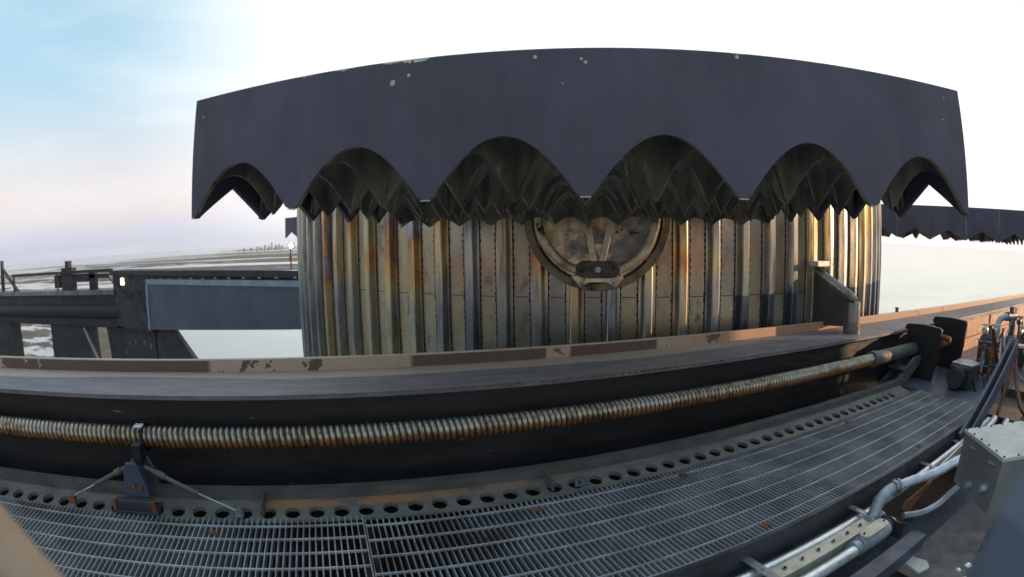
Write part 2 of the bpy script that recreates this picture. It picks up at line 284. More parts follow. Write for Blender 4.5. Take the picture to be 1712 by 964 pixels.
# ------------------------------------------------------------------ mesh helpers
class MB:
    def __init__(s): s.v = []; s.f = []; s.m = []; s.sm = []
    def add(s, vs, fs, mi=0, sm=False):
        o = len(s.v); s.v += [tuple(p) for p in vs]
        for f in fs: s.f.append(tuple(i + o for i in f)); s.m.append(mi); s.sm.append(sm)
    def box(s, a, b, mi=0, T=None):
        x0, y0, z0 = a; x1, y1, z1 = b
        vs = [(x0, y0, z0), (x1, y0, z0), (x1, y1, z0), (x0, y1, z0), (x0, y0, z1), (x1, y0, z1), (x1, y1, z1), (x0, y1, z1)]
        if T: vs = [T @ Vector(p) for p in vs]
        s.add(vs, [(0, 3, 2, 1), (4, 5, 6, 7), (0, 1, 5, 4), (1, 2, 6, 5), (2, 3, 7, 6), (3, 0, 4, 7)], mi); return s
    def prism(s, pts, d, mi=0, T=None):
        """closed polygon pts (3D) extruded by vector d"""
        n = len(pts); d = Vector(d); P = [Vector(p) for p in pts]; vs = P + [p + d for p in P]
        if T: vs = [T @ p for p in vs]
        s.add(vs, [tuple(range(n))[::-1], tuple(range(n, 2 * n))] + [(i, (i + 1) % n, (i + 1) % n + n, i + n) for i in range(n)], mi); return s
    def strip(s, up, lo, th, mi=0, emi=None):
        """plate between two polylines (same length), thickness vector th"""
        n = len(up); th = Vector(th)
        U = [Vector(p) for p in up]; Lo = [Vector(p) for p in lo]
        vs = U + Lo + [p + th for p in U] + [p + th for p in Lo]; fs = []
        es = []
        for i in range(n - 1):
            fs += [(i, i + n, i + n + 1, i + 1), (2 * n + i, 2 * n + i + 1, 3 * n + i + 1, 3 * n + i),
                   (i, i + 1, 2 * n + i + 1, 2 * n + i)]
            es.append((n + i, 3 * n + i, 3 * n + i + 1, n + i + 1))
        k0 = len(s.v); s.add(vs, es, mi if emi is None else emi)
        fs += [(0, 2 * n, 3 * n, n), (n - 1, 2 * n - 1, 4 * n - 1, 3 * n - 1)]
        for f in fs: s.f.append(tuple(i + k0 for i in f)); s.m.append(mi); s.sm.append(False)
        return s
    def tube(s, pts, r, seg=14, mi=0, cap=True, radii=None, sm=True):
        P = [Vector(p) for p in pts]; n = len(P); rings = []
        t0 = (P[1] - P[0]).normalized(); up = Vector((0, 0, 1)) if abs(t0.z) < 0.9 else Vector((0, 1, 0))
        nrm = t0.cross(up).normalized(); vs = []
        for i in range(n):
            t = (P[min(i + 1, n - 1)] - P[max(i - 1, 0)]).normalized()
            nrm = (nrm - t * nrm.dot(t)).normalized(); b = t.cross(nrm); rr = radii[i] if radii else r
            vs += [P[i] + (nrm * cos(2 * pi * k / seg) + b * sin(2 * pi * k / seg)) * rr for k in range(seg)]
        fs = [(i * seg + k, i * seg + (k + 1) % seg, (i + 1) * seg + (k + 1) % seg, (i + 1) * seg + k) for i in range(n - 1) for k in range(seg)]
        s.add(vs, fs, mi, sm)
        if cap: s.add(vs[:seg], [tuple(range(seg))[::-1]], mi); s.add(vs[-seg:], [tuple(range(seg))], mi)
        return s
    def beam(s, a, b, w, h, mi=0, up=(0, 0, 1)):
        a = Vector(a); b = Vector(b); t = (b - a).normalized(); sx = t.cross(Vector(up)).normalized(); sz = sx.cross(t)
        vs = [p + sx * (w / 2 * i) + sz * (h / 2 * j) for p in (a, b) for i, j in ((-1, -1), (1, -1), (1, 1), (-1, 1))]
        s.add(vs, [(0, 1, 2, 3)[::-1], (4, 5, 6, 7), (0, 1, 5, 4), (1, 2, 6, 5), (2, 3, 7, 6), (3, 0, 4, 7)], mi); return s
    def build(s, name, mats, parent=None, mw=None, bevel=0):
        me = bpy.data.meshes.new(name); me.from_pydata(s.v, [], s.f)
        if not isinstance(mats, (list, tuple)): mats = [mats]
        for m in mats: me.materials.append(MT[m] if isinstance(m, str) else m)
        me.polygons.foreach_set('material_index', s.m); me.polygons.foreach_set('use_smooth', s.sm)
        bm = bmesh.new(); bm.from_mesh(me); bmesh.ops.recalc_face_normals(bm, faces=bm.faces)
        bm.to_mesh(me); bm.free(); me.update()
        o = bpy.data.objects.new(name, me); COL.objects.link(o)
        if parent: o.parent = parent
        elif mw is not None: o.matrix_world = mw
        if bevel:
            b = o.modifiers.new('bevel', 'BEVEL'); b.width = bevel; b.segments = 2; b.limit_method = 'ANGLE'; b.angle_limit = R(40)
        return o
def tag(o, label=None, cat=None, group=None, kind=None):
    if label: o['label'] = label
    if cat: o['category'] = cat
    if group: o['group'] = group
    if kind: o['kind'] = kind
    return o
def empty(name, mw, label, cat, group=None):
    o = bpy.data.objects.new(name, None); COL.objects.link(o); o.matrix_world = mw; o.empty_display_size = 0.1
    return tag(o, label, cat, group)
def copy_tree(o, parent=None):
    c = o.copy(); COL.objects.link(c); c.parent = parent
    for ch in list(o.children): copy_tree(ch, c)
    return c
ID = Matrix.Identity(4)
# near arm frame: x along the arm (to the right and away), y across it towards the booster, z up
A = Matrix(((0.94392, -0.32925 / 0.99970, 0.02320, 0), (0.32925, 0.94392 / 0.99970, 0.00809, 0), (-0.02457, 0, 0.99970, 0), (0, 0, 0, 1)))
def at(x, y, z): return A @ Vector((x, y, z))
AXIS = Vector((1.2987, 8.4014, 0)); RB = 4.435

# ------------------------------------------------------------------ ground: water, marsh and tidal flats as one sheet
def ground_mat():
    m, nt, bs = new_mat('marsh_and_water'); c = objcoord(nt)
    s = nt.nodes.new('ShaderNodeSeparateXYZ'); nt.links.new(c, s.inputs[0])
    X, Y = s.outputs['X'], s.outputs['Y']
    n1 = noise(nt, c, 0.0011, 8, 0.66, (0.40, 1.6, 1)); n2 = noise(nt, c, 0.006, 7, 0.65, (0.8, 1.3, 1), (40, 10, 0)); n3 = noise(nt, c, 0.03, 6, 0.6)
    dist = mth(nt, 'SQRT', mth(nt, 'ADD', mth(nt, 'POWER', X, 2.0), mth(nt, 'POWER', Y, 2.0)))
    ang = mth(nt, 'ARCTAN2', X, Y)                      # bearing from straight ahead
    # land lies to the left, from 1.3 to 6 km out, thinning into open water at the far left; sea to the right
    land_r = mth(nt, 'MULTIPLY', step(nt, dist, 900, 2000), step(nt, dist, 7500, 5600))
    land_a = mth(nt, 'MULTIPLY', step(nt, ang, -1.15, -0.62, 0.35, 1.0), step(nt, ang, 0.10, -0.25))
    bias = mth(nt, 'MULTIPLY', land_r, land_a)
    near = mth(nt, 'MULTIPLY', step(nt, ang, -0.66, -0.80), step(nt, dist, 1500, 900))
    f = mth(nt, 'ADD', mth(nt, 'ADD', mth(nt, 'MULTIPLY', n1, 0.85), mth(nt, 'MULTIPLY', n2, 0.55)),
            mth(nt, 'ADD', mth(nt, 'MULTIPLY', bias, 0.21), mth(nt, 'MULTIPLY', near, 0.17)))
    n6 = noise(nt, c, 0.0016, 6, 0.6, (0.22, 1.9, 1), (3, 9, 0)); chan = step(nt, n6, 0.545, 0.56)
    sea = step(nt, ang, 0.15, 0.35)
    land = mth(nt, 'MULTIPLY', mth(nt, 'MULTIPLY', step(nt, f, 0.80, 0.81), mth(nt, 'SUBTRACT', 1.0, chan)), mth(nt, 'SUBTRACT', 1.0, sea))
    lc = mixc(nt, step(nt, n3, 0.35, 0.65), (0.15, 0.12, 0.095), (0.10, 0.09, 0.07))
    lc = mixc(nt, step(nt, n2, 0.5, 0.7), lc, (0.095, 0.095, 0.05))
    wc = mixc(nt, step(nt, n2, 0.4, 0.7), (0.24, 0.32, 0.33), (0.30, 0.38, 0.38)); wc = mixc(nt, sea, wc, mixc(nt, step(nt, n2, 0.4, 0.65), (0.26, 0.27, 0.16), (0.44, 0.42, 0.26)))
    col = mixc(nt, land, wc, lc)
    nt.links.new(col, bs.inputs['Base Color'])
    nt.links.new(mixc(nt, land, (0.12, 0.12, 0.12), (0.9, 0.9, 0.9)), bs.inputs['Roughness'])
    nt.links.new(step(nt, land, 0, 1, 0.9, 0.2), bs.inputs['Specular IOR Level'])
    w = noise(nt, c, 0.5, 4, 0.6, (1, 1, 1)); w2 = noise(nt, c, 0.02, 5, 0.6, (0.6, 1.6, 1))
    bump(nt, bs, mth(nt, 'ADD', w, mth(nt, 'MULTIPLY', w2, 3.0)), 0.25, 0.5)
    return m
gm = ground_mat()
b = MB(); G = 29900.0; rings = [0, 40, 120, 400, 1200, 4000, 12000, G]
vs = [(0, 0, 0)]; fs = []; K = 48
for r_ in rings[1:]: vs += [(r_ * cos(2 * pi * k / K), r_ * sin(2 * pi * k / K), 0) for k in range(K)]
for k in range(K): fs.append((0, 1 + k, 1 + (k + 1) % K))
for i in range(len(rings) - 2):
    o = 1 + i * K
    for k in range(K): fs.append((o + k, o + K + k, o + K + (k + 1) % K, o + (k + 1) % K))
b.add(vs, fs)
tag(b.build('ground', gm, mw=Matrix.Translation((0, 0, GROUND))), kind='structure')
# low barrier island far off, and the towers of the resort town on it
def polar(azd, r, z=GROUND): return Vector((r * sin(R(azd)), r * cos(R(azd)), z))
b = MB(); n = 60; up = []; lo = []; rnd = random.Random(4)
for i in range(n):
    az_ = -32.5 + 9.5 * i / (n - 1); h = max(0.4, 16 * sin(pi * min(1, (i + 2) / 30) * 0.5) + rnd.uniform(-5, 5)) if i < n - 1 else 2
    up.append(polar(az_, 8200, GROUND + max(0.5, h))); lo.append(polar(az_, 8200, GROUND - 1))
b.strip(up, lo, polar(-28, 700, 0) - Vector((0, 0, 0)))
tag(b.build('hills', 'city'), kind='structure')
for i, (az_, h, w_) in enumerate(((-27.6, 62, 30), (-27.2, 48, 34), (-26.75, 80, 24), (-26.3, 60, 30), (-26.0, 118, 20), (-25.55, 70, 34), (-25.2, 90, 22), (-28.3, 45, 44), (-29.1, 38, 50), (-24.9, 54, 30))):
    b = MB(); p = polar(az_, 8150)
    h *= 0.85; b.box((-w_ / 2, -12, 0), (w_ / 2, 12, h)); b.box((-w_ / 5, -6, h), (w_ / 5, 6, h + 6))
    for k in range(int(h / 9)): b.box((-w_ / 2 - 1.5, -13.5, 6 + k * 9), (w_ / 2 + 1.5, -12, 8 + k * 9))
    nth = {7: 'second', 8: 'first', 0: 'third', 1: 'fourth', 2: 'fifth', 3: 'sixth', 4: 'seventh and tallest', 5: 'eighth', 6: 'ninth', 9: 'tenth'}[i]
    tag(b.build('tower_block', 'city', mw=Matrix.Translation(p)), nth + ' tower block from the left in the tiny town on the horizon', 'building', 'distant town towers')

# air: one even, very thin haze round the whole place, the sky outside it
b = MB(); b.box((-30000, -30000, GROUND - 1.5), (30000, 30000, 400))
hm = bpy.data.materials.new('air'); hm.use_nodes = True; ht = hm.node_tree; ht.nodes.clear()
ho = ht.nodes.new('ShaderNodeOutputMaterial'); hv = ht.nodes.new('ShaderNodeVolumePrincipled')
hv.inputs['Color'].default_value = (0.93, 0.96, 1.0, 1); hv.inputs['Density'].default_value = 0.000022; hv.inputs['Anisotropy'].default_value = 0.2
ht.links.new(hv.outputs[0], ho.inputs['Volume'])
tag(b.build('haze', hm), kind='stuff')
# ------------------------------------------------------------------ booster
bo = empty('rocket_booster', Matrix.Translation(AXIS + Vector((0, 0, -70))), 'huge stainless steel rocket booster ribbed with heat tinted vertical stringers behind the rail', 'rocket')
def ring_wall(b, r, z0, z1, K=200, mi=0):
    vs = [(r * cos(2 * pi * k / K), r * sin(2 * pi * k / K), z) for z in (z0, z1) for k in range(K)]
    b.add(vs, [(k, (k + 1) % K, K + (k + 1) % K, K + k) for k in range(K)], mi, True)
TOP, BOT = 0.86, -3.2
def bpart(b, name, mats):
    o = b.build(name, mats, bo); o.matrix_parent_inverse = Matrix.Translation((0, 0, 70)); return o
b = MB(); ring_wall(b, RB, BOT, TOP); K = 200
b.add([(RB * cos(2 * pi * k / K), RB * sin(2 * pi * k / K), TOP) for k in range(K)], [tuple(range(K))]); bpart(b, 'skin', 'skin')
b = MB(); ring_wall(b, RB + 0.002, -70, BOT)
for z in range(-68, -3, 2): ring_wall(b, RB + 0.006, z, z + 0.03)
bpart(b, 'tank', 'skin')
def torus_band(b, r, z, h, t, K=200):
    vs = []
    for rr, zz in ((r, z), (r + t, z), (r + t, z + h), (r, z + h)): vs += [(rr * cos(2 * pi * k / K), rr * sin(2 * pi * k / K), zz) for k in range(K)]
    b.add(vs, [(j * K + k, j * K + (k + 1) % K, ((j + 1) % 4) * K + (k + 1) % K, ((j + 1) % 4) * K + k) for j in range(4) for k in range(K)])
b = MB(); torus_band(b, RB - 0.002, -0.478, 0.005, 0.006); bpart(b, 'weld_seam', 'weld')
# one hat stringer: local x tangential, y outward, z up, with stitched welds along both flanges
def stringer_mesh():
    b = MB(); z0, z1 = BOT, TOP - 0.02
    prof = [(-0.072, 0.002), (-0.072, 0.006), (-0.046, 0.006), (-0.034, 0.062), (-0.026, 0.068), (0.026, 0.068), (0.034, 0.062), (0.046, 0.006), (0.072, 0.006), (0.072, 0.002)]
    n = len(prof); zs = [z0, -0.474, z1]
    vs = [(x, y, z) for z in zs for x, y in prof]
    b.add(vs, [(j * n + i, j * n + i + 1, (j + 1) * n + i + 1, (j + 1) * n + i) for j in range(2) for i in range(n - 1)] + [tuple(2 * n + i for i in range(n))])
    # stitch welds: scalloped dark ribbons on the flange edges (finer where the camera sees them)
    for sx in (-1, 1):
        z = -1.9; up = []; lo = []
        while z < 0.5:
            ph = (z / 0.052) % 1.0; cell = int(z / 0.052 + 100); q_ = random.Random(cell * 7 + sx).random(); w = 0.0028 + (0.003 + 0.006 * q_) * (1 if ph < 0.35 + 0.3 * q_ else 0)
            up.append((sx * (0.072 - 0.004), 0.0085, z)); lo.append((sx * (0.072 + w), 0.0035, z)); z += 0.0065
        k = len(up); b.add(up + lo, [(i, i + 1, k + i + 1, k + i) for i in range(k - 1)], 1)
    return b
sb = stringer_mesh()
proto = sb.build('stringer', ['hat', 'weld'], bo); proto.matrix_parent_inverse = Matrix.Translation((0, 0, 70))
proto.material_slots[0].link = 'OBJECT'
tow = atan2(-AXIS.y, -AXIS.x)        # bearing from the axis to the camera
rs = random.Random(8)
for k in range(100):
    o = proto if k == 0 else proto.copy()
    if k: COL.objects.link(o)
    an = tow + R(3.6) * (k - 49.5)
    o.location = (RB * cos(an), RB * sin(an), 0); o.rotation_euler = (0, 0, an - pi / 2)
    side = ((k - 49.5) * 3.6)        # positive: to the right seen from the camera
    o.material_slots[0].link = 'OBJECT'
    o.material_slots[0].material = MT['hat_blue'] if side > 11 and k % 4 != 1 else MT['hat'] if -40 < side < 10 and k % 4 != 2 else MT['hat_pale']
# a few small things on the skin: round ports and a little bracket row
b = MB()
def on_skin(azrel, z, off=0.0):
    an = tow + R(azrel); return Vector(((RB + off) * cos(an), (RB + off) * sin(an), z)), an
for azrel, z in ((12.6 * 1.0, -0.70), (19.8, -0.73), (23.4, -0.73), (-12.6, -0.72), (30.6, -0.72)):
    p, an = on_skin(azrel, z, -0.002); d = Vector((cos(an), sin(an), 0))
    b = MB(); b.tube([p, p + d * 0.008], 0.016, 12); bpart(b, 'port', 'weld')
# circular fairing and hub below the fin (in a frame whose x runs right, y into the booster, z up)
hub_az = R(9.3); hp = Vector((sin(hub_az) * 3.90, cos(hub_az) * 3.90, 0))
H = Matrix.Translation(hp) @ Matrix.Rotation(-hub_az, 4, 'Z')
Hp = Matrix.Translation(AXIS * -1)
def hpart(b, name, mats, bevel=0):
    o = b.build(name, mats, bo, bevel=bevel); o.matrix_parent_inverse = Matrix.Translation((0, 0, 70)); o.matrix_basis = Hp @ H; return o
def arc_band(b, r0, r1, y0, y1, cz, a0, a1, K=48, mi=0):
    vs = []
    for r_, y in ((r0, y0), (r1, y0), (r1, y1), (r0, y1)):
        vs += [(r_ * cos(a0 + (a1 - a0) * k / K), y, cz + r_ * sin(a0 + (a1 - a0) * k / K)) for k in range(K + 1)]
    n = K + 1
    b.add(vs, [(j * n + k, j * n + k + 1, ((j + 1) % 4) * n + k + 1, ((j + 1) % 4) * n + k) for j in range(4) for k in range(K)], mi)
b = MB(); arc_band(b, 0.495, 0.555, 0.06, 0.20, 0.14, pi * 1.0, 2 * pi); hpart(b, 'outer_ring', 'hub_dark', 0.006)
b = MB(); arc_band(b, 0.405, 0.462, -0.03, 0.10, 0.15, pi * 1.0, 2 * pi); hpart(b, 'fairing_ring', 'hub', 0.012)
b = MB(); K = 40
b.add([(0.476 * cos(pi + pi * k / K), 0.075, 0.14 + 0.476 * sin(pi + pi * k / K)) for k in range(K + 1)], [tuple(range(K + 1))])
hpart(b, 'backing_plate', 'backing')
b = MB()
b.beam((-0.085, 0.0, 0.16), (-0.025, -0.03, -0.20), 0.05, 0.085, up=(0, 1, 0)); b.beam((0.115, 0.0, 0.16), (0.025, -0.03, -0.20), 0.05, 0.085, up=(0, 1, 0))
b.prism([(-0.05, -0.01, -0.06), (0.06, -0.01, -0.06), (0.01, -0.01, -0.17)], (0, 0.03, 0))
hpart(b, 'strut', 'hub', 0.006)
b = MB(); pts = []
for cx_, a0 in ((0.10, -pi / 2), (-0.10, pi / 2)):
    for k in range(13): a = a0 + pi * k / 12; pts.append((cx_ + 0.062 * cos(a), -0.075, -0.245 + 0.062 * sin(a)))
b.prism(pts, (0, 0.06, 0)); hpart(b, 'hub_plate', 'hubplate', 0.005)
b = MB()
b.prism([(-0.14, -0.02, -0.26), (0.14, -0.02, -0.26), (0.20, -0.02, -0.30), (0.13, -0.02, -0.38), (0.06, -0.02, -0.345), (-0.06, -0.02, -0.345), (-0.13, -0.02, -0.38), (-0.20, -0.02, -0.30)], (0, 0.05, 0))
hpart(b, 'lug_plate', 'hub', 0.005)
b = MB(); b.tube([(0, -0.095, -0.245), (0, -0.074, -0.245)], 0.021, 20); b.tube([(0, -0.10, -0.245), (0, -0.094, -0.245)], 0.010, 14)
hpart(b, 'hub_cap', 'cream')
for bx_, bz_ in ((0.115, -0.235), (-0.115, -0.255)):
    b = MB(); b.tube([(bx_, -0.088, bz_), (bx_, -0.074, bz_)], 0.013, 8); hpart(b, 'bolt', 'weld')
for bx_, bz_ in ((0.16, -0.29), (-0.16, -0.29), (0.115, -0.35), (-0.115, -0.35), (0.19, -0.30)):
    b = MB(); b.tube([(bx_, -0.028, bz_), (bx_, -0.018, bz_)], 0.007, 8); hpart(b, 'bolt', 'weld')

# catch pin and its shroud, standing out from the booster over the rail
pin = at(4.02, 2.60, -0.70); dr = Vector((pin.x - AXIS.x, pin.y - AXIS.y, 0)).normalized(); rt = Vector((-dr.y, dr.x, 0))  # rt: to the right seen from outside
PM = Matrix(((rt.x, dr.x, 0, AXIS.x), (rt.y, dr.y, 0, AXIS.y), (0, 0, 1, 0), (0, 0, 0, 1)))
def ppart(b, name, mats, bevel=0):
    o = b.build(name, mats, bo, bevel=bevel); o.matrix_parent_inverse = Matrix.Translation((0, 0, 70)); o.matrix_basis = Hp @ PM; return o
y0 = 4.435; y1 = (Vector((pin.x, pin.y, 0)) - AXIS).length
b = MB()
b.prism([(-0.10, y0 - 0.02, -0.27), (-0.10, y0 + 0.06, -0.29), (-0.08, y1 - 0.03, -0.49), (-0.08, y1 - 0.03, -0.74), (-0.10, y0 - 0.02, -0.78)], (0.15, 0, 0))
ppart(b, 'pin_shroud', 'shroud', 0.012)
b = MB(); b.tube([(-0.05, y0 + 0.03, -0.275), (-0.03, y1 - 0.03, -0.475)], 0.045, 18); b.tube([(-0.03, y1 - 0.035, -0.477), (-0.03, y1 + 0.055, -0.52)], 0.045, 18, radii=[0.047, 0.030])
ppart(b, 'shroud_cap', 'pin')
b = MB(); b.box((-0.17, y0 + 0.05, -0.245), (0.02, y0 + 0.16, -0.195)); ppart(b, 'step_block', 'cream', 0.006)
# , (-0.24, y0 + 0.02, -0.26), (-0.24, y0 + 0.015, -0.225), (-0.24, y0, -0.20)], 0.05, 16, radii=[0.05, 0.05, 0.042, 0.02])

b = MB(); b.tube([(0.0, y1, -0.53), (0.0, y1, -0.70)], 0.070, 24); ppart(b, 'pin_post', 'skin')
b = MB(); b.tube([(0.0, y1, -0.695), (0.0, y1, -0.72)], 0.074, 24); b.tube([(0.0, y1, -0.72), (0.0, y1, pin.z + 0.002)], 0.083, 24); ppart(b, 'pin_foot', 'pin', 0.004)
# ------------------------------------------------------------------ grid fin
FP, FD, Z0, Z1, ARC = 0.451, 2.255, 0.103, 0.540, 0.178
def arch(t, h): 
    m = 0.035; t = min(1, max(0, (t - m) / (1 - 2 * m)))
    return h * sin(pi * t) ** 0.92 if 0 < t < 1 else 0
def make_fin(top_scale=1.0):
    root = empty('grid_fin', ID, 'dark grey grid fin with scalloped lower edge hanging over the ribbed booster', 'grid fin', 'grid fins of the booster')
    W2 = 3 * FP; n = 20
    up = []; lo = []
    for c in range(6):
        for i in range(n + (c == 5)):
            x = -W2 + (c + i / n) * FP; up.append((x, 0, Z1 + 0.0)); lo.append((x, 0, Z0 + arch(i / n, ARC)))
    MB().strip(up, lo, (0, 0.022, 0), 0, 1).build('outer_plate', ['fin', 'wornedge'], root)
    for sx in (-1, 1):
        up = []; lo = []
        for c in range(5):
            for i in range(n + (c == 4)):
                y = 0.0225 + (FD - 0.0225) * (c + i / n) / 5; up.append((sx * W2, y, Z1 - 0.003)); lo.append((sx * W2, y, Z0 + 0.125 * (1 - abs(2 * i / n - 1)) ** 0.95 * (1 if 0 < i < n else 0)))
        MB().strip(up, lo, (-sx * 0.02, 0, 0)).build('side_plate', 'fin', root)
    b = MB(); n = 12
    # diagonal walls: nodes on a half-pitch checkerboard
    h = FP / 2
    for i in range(-6, 6):
        for j in range(0, 10):
            # cell corner (i,j) with (i+j) even carries the walls
            for di, ok in ((1, (i + j) % 2 == 0), (-1, (i + j) % 2 == 1)):
                if not ok: continue
                a = (i * h, j * h + 0.01) if di == 1 else ((i + 1) * h, j * h + 0.01); c = (a[0] + di * h, a[1] + h)
                up = []; lo = []
                for k in range(n + 1):
                    t = k / n; x = a[0] + (c[0] - a[0]) * t; y = a[1] + (c[1] - a[1]) * t
                    up.append((x, y, Z1 - 0.012)); lo.append((x, y, Z0 + 0.004 + arch(t, 0.150)))
                b.strip(up, lo, (0.006 * di, -0.006, 0), 0, 1)
    b.build('lattice', ['lattice', 'wornedge'], root)
    b = MB(); b.box((-W2 + 0.02, FD, Z0 + 0.07), (W2 - 0.02, FD + 0.05, Z1 - 0.02)); b.build('root_beam', 'lattice', root, bevel=0.01)
    up = []; lo = []
    for c in range(12):
        for i in range(10 + (c == 11)):
            x = -W2 + (c + i / 10) * FP / 2; up.append((x, FD + 0.02, Z0 + 0.09)); lo.append((x, FD + 0.02, Z0 - 0.028 + arch(i / 10, 0.055)))
    MB().strip(up, lo, (0, 0.012, 0), 0, 1).build('root_skirt', ['lattice', 'wornedge'], root)
    b = MB(); b.tube([(0, FD + 0.05, 0.26), (0, FD + 0.62, 0.26)], 0.13, 24); b.build('shaft', 'hub', root)
    # bright scuffs where the paint has chipped off the rim
    b = MB(); rnd = random.Random(3)
    for cx_, cz_, r_ in ((-0.555, 0.470, 0.010), (-0.505, 0.487, 0.006), (-0.13, 0.515, 0.006), (0.0, 0.505, 0.005), (0.012, 0.495, 0.006), (-0.055, 0.43, 0.003), (0.46, 0.528, 0.007), (1.27, 0.50, 0.004), (1.25, 0.42, 0.003), (-1.31, 0.47, 0.004)):
        k = 9; a0 = rnd.random() * 6
        b = MB(); b.prism([(cx_ + r_ * rnd.uniform(0.6, 1.2) * cos(a0 + 2 * pi * i / k), -0.0006, cz_ + r_ * rnd.uniform(0.6, 1.1) * sin(a0 + 2 * pi * i / k)) for i in range(k)], (0, 0.002, 0)); b.build('paint_chip', 'cream', root)
    def ragged(x0, x1, z, hh):
        n_ = int((x1 - x0) / 0.008); U = []; Lo = []
        for i in range(n_ + 1):
            x = x0 + (x1 - x0) * i / n_; U.append((x, -0.0007, z)); Lo.append((x, -0.0007, z - hh * rnd.uniform(0.1, 1) * sin(pi * (i + .3) / (n_ + .6))))
        b = MB(); b.strip(U, Lo, (0, 0.0018, 0)); b.build('paint_chip', 'cream', root)
    for x0, x1, hh in ((-0.60, -0.42, 0.016), (-0.76, -0.68, 0.008), (-0.90, -0.83, 0.006), (-0.35, -0.33, 0.006), (0.43, 0.49, 0.006), (-0.15, -0.13, 0.006)): ragged(x0, x1, Z1 - 0.001, hh)
    for c in range(6):   # worn tips of the scallops
        x = -W2 + c * FP
        for xx in (x,):
            b = MB(); b.prism([(xx - 0.016 + (0.018 if c == 0 else 0), -0.0006, Z0 + 0.001), (xx + 0.016, -0.0006, Z0 + 0.001), (xx + 0.015, -0.0006, Z0 + 0.004), (xx - 0.014 + (0.018 if c == 0 else 0), -0.0006, Z0 + 0.004)], (0, 0.0015, 0)); b.build('worn_tip', 'cream', root)
    return root
fin = make_fin()
def place_fin(o, px, py, yaw): o.matrix_world = Matrix.Translation((px, py, 0)) @ Matrix.Rotation(yaw, 4, 'Z')
fa = R(8.06); place_fin(fin, 1.45 * sin(fa), 1.45 * cos(fa), -fa)
fin['label'] = 'large dark grid fin with six scalloped arches filling the upper middle'
f2 = copy_tree(fin)   # right: its near side faces the camera
f2['label'] = 'dark grid fin seen edge on, reaching out of the picture at the right'
# near left corner of that fin sits at P; its x axis runs away from the camera side
f2d = Vector((0.70, -0.714, 0)); pr = Vector((5.75, 7.25, 0)); fx = Vector((-f2d.y, f2d.x, 0))   # outward direction, and side direction (away)
tip = pr + f2d * 3.3 + fx * 3 * FP
f2.matrix_world = Matrix(((fx.x, -f2d.x, 0, tip.x), (fx.y, -f2d.y, 0, tip.y), (0, 0, 1, -0.045), (0, 0, 0, 1))) @ Matrix.Diagonal((1, 1.45, 1.22, 1))
f3 = copy_tree(fin)
f3['label'] = 'far grid fin whose small corner peeks out above the floodlight'
o3 = Vector((-0.853, 0.522, 0)); x3 = Vector((-o3.y, o3.x, 0)); cpt = Vector((-4.90, 10.75, 0))
tip = cpt - x3 * (-3 * FP) * -1 if False else cpt + x3 * (3 * FP) * (1 if x3.y > 0 else -1)
f3.matrix_world = Matrix(((x3.x, -o3.x, 0, tip.x), (x3.y, -o3.y, 0, tip.y), (0, 0, 1, 0), (0, 0, 0, 1)))

# ------------------------------------------------------------------ near arm: rail beam
def astruct(b, name, mats, parent=None, bevel=0):
    o = b.build(name, mats, parent, None if parent else A, bevel); return o
rb = empty('catch_rail', A, 'long steel catch rail with grey top and tan peeling lip running across below the booster', 'rail')
b = MB(); b.box((-7, 2.40, -0.722), (16, 2.872, -0.70)); b.build('rail_top', 'railtop', rb)
b = MB(); b.box((-7, 2.872, -0.80), (16, 2.905, -0.630)); b.build('lip', 'raillip', rb, bevel=0.004)
b = MB()
b.box((-7, 2.45, -1.9), (16, 2.47, -0.7225)); b.box((-7, 2.44, -0.760), (16, 2.449, -0.7225)); b.box((-7, 2.385, -1.92), (16, 2.90, -1.90)); b.box((-7, 2.74, -1.9), (16, 2.76, -0.7225))
rr = random.Random(2)
for i in range(400):   # beads of old weld along the underside of the flange
    x = -2.4 + i * 0.019; r_ = rr.uniform(0.002, 0.006)
    b.box((x, 2.40 - r_ * 0.6, -0.7225 - r_), (x + rr.uniform(0.006, 0.016), 2.404, -0.7228 + 0.0))
b.build('web', 'webblack', rb)
b = MB(); rr = random.Random(5); x = -0.2
while x < 4.6:   # flaking rust along the rail's near edge
    d_ = rr.uniform(0.01, 0.05); k = 0.3 + 0.7 * max(0, sin((x - 0.3) * 1.1))
    h_ = rr.uniform(0.003, 0.016) * k
    b.prism([(x, 2.3985, -0.7005), (x + d_, 2.3985, -0.7005), (x + d_ * 0.8, 2.3985, -0.7005 - h_), (x + d_ * 0.3, 2.3985, -0.7005 - h_ * rr.uniform(0.5, 1.3))], (0, 0.0012, 0))
    x += d_ + rr.uniform(0.0, 0.02)
b.build('rusted_edge', 'rust', rb)
b = MB(); b.box((5.15, 2.4465, -1.88), (16, 2.4495, -0.775)); b.build('sunlit_web_overlay', 'sunlit_orange', rb)  # thin overlay whose colour carries the orange sunlight on the web
for i in range(9):
    x = 6.2 + i * 1.75 + (i % 3) * 0.2; b = MB(); b.box((x, 2.425, -1.88), (x + 0.03, 2.446, -0.765)); b.build('stiffener', 'sunlit_orange', rb)
b = MB(); b.box((5.9, 2.395, -1.02), (16, 2.446, -0.985)); b.build('lower_flange', 'sunlit_orange', rb)
# small fixings on the far side of the lip
for u in (4.25, 4.42, 4.62, 5.55):
    b = MB(); b.tube([(u, 2.93, -0.70), (u, 2.93, -0.595)], 0.022, 10); b.tube([(u, 2.93, -0.595), (u, 2.93, -0.585)], 0.028, 6)
    b.build('fixing', 'pin', rb)

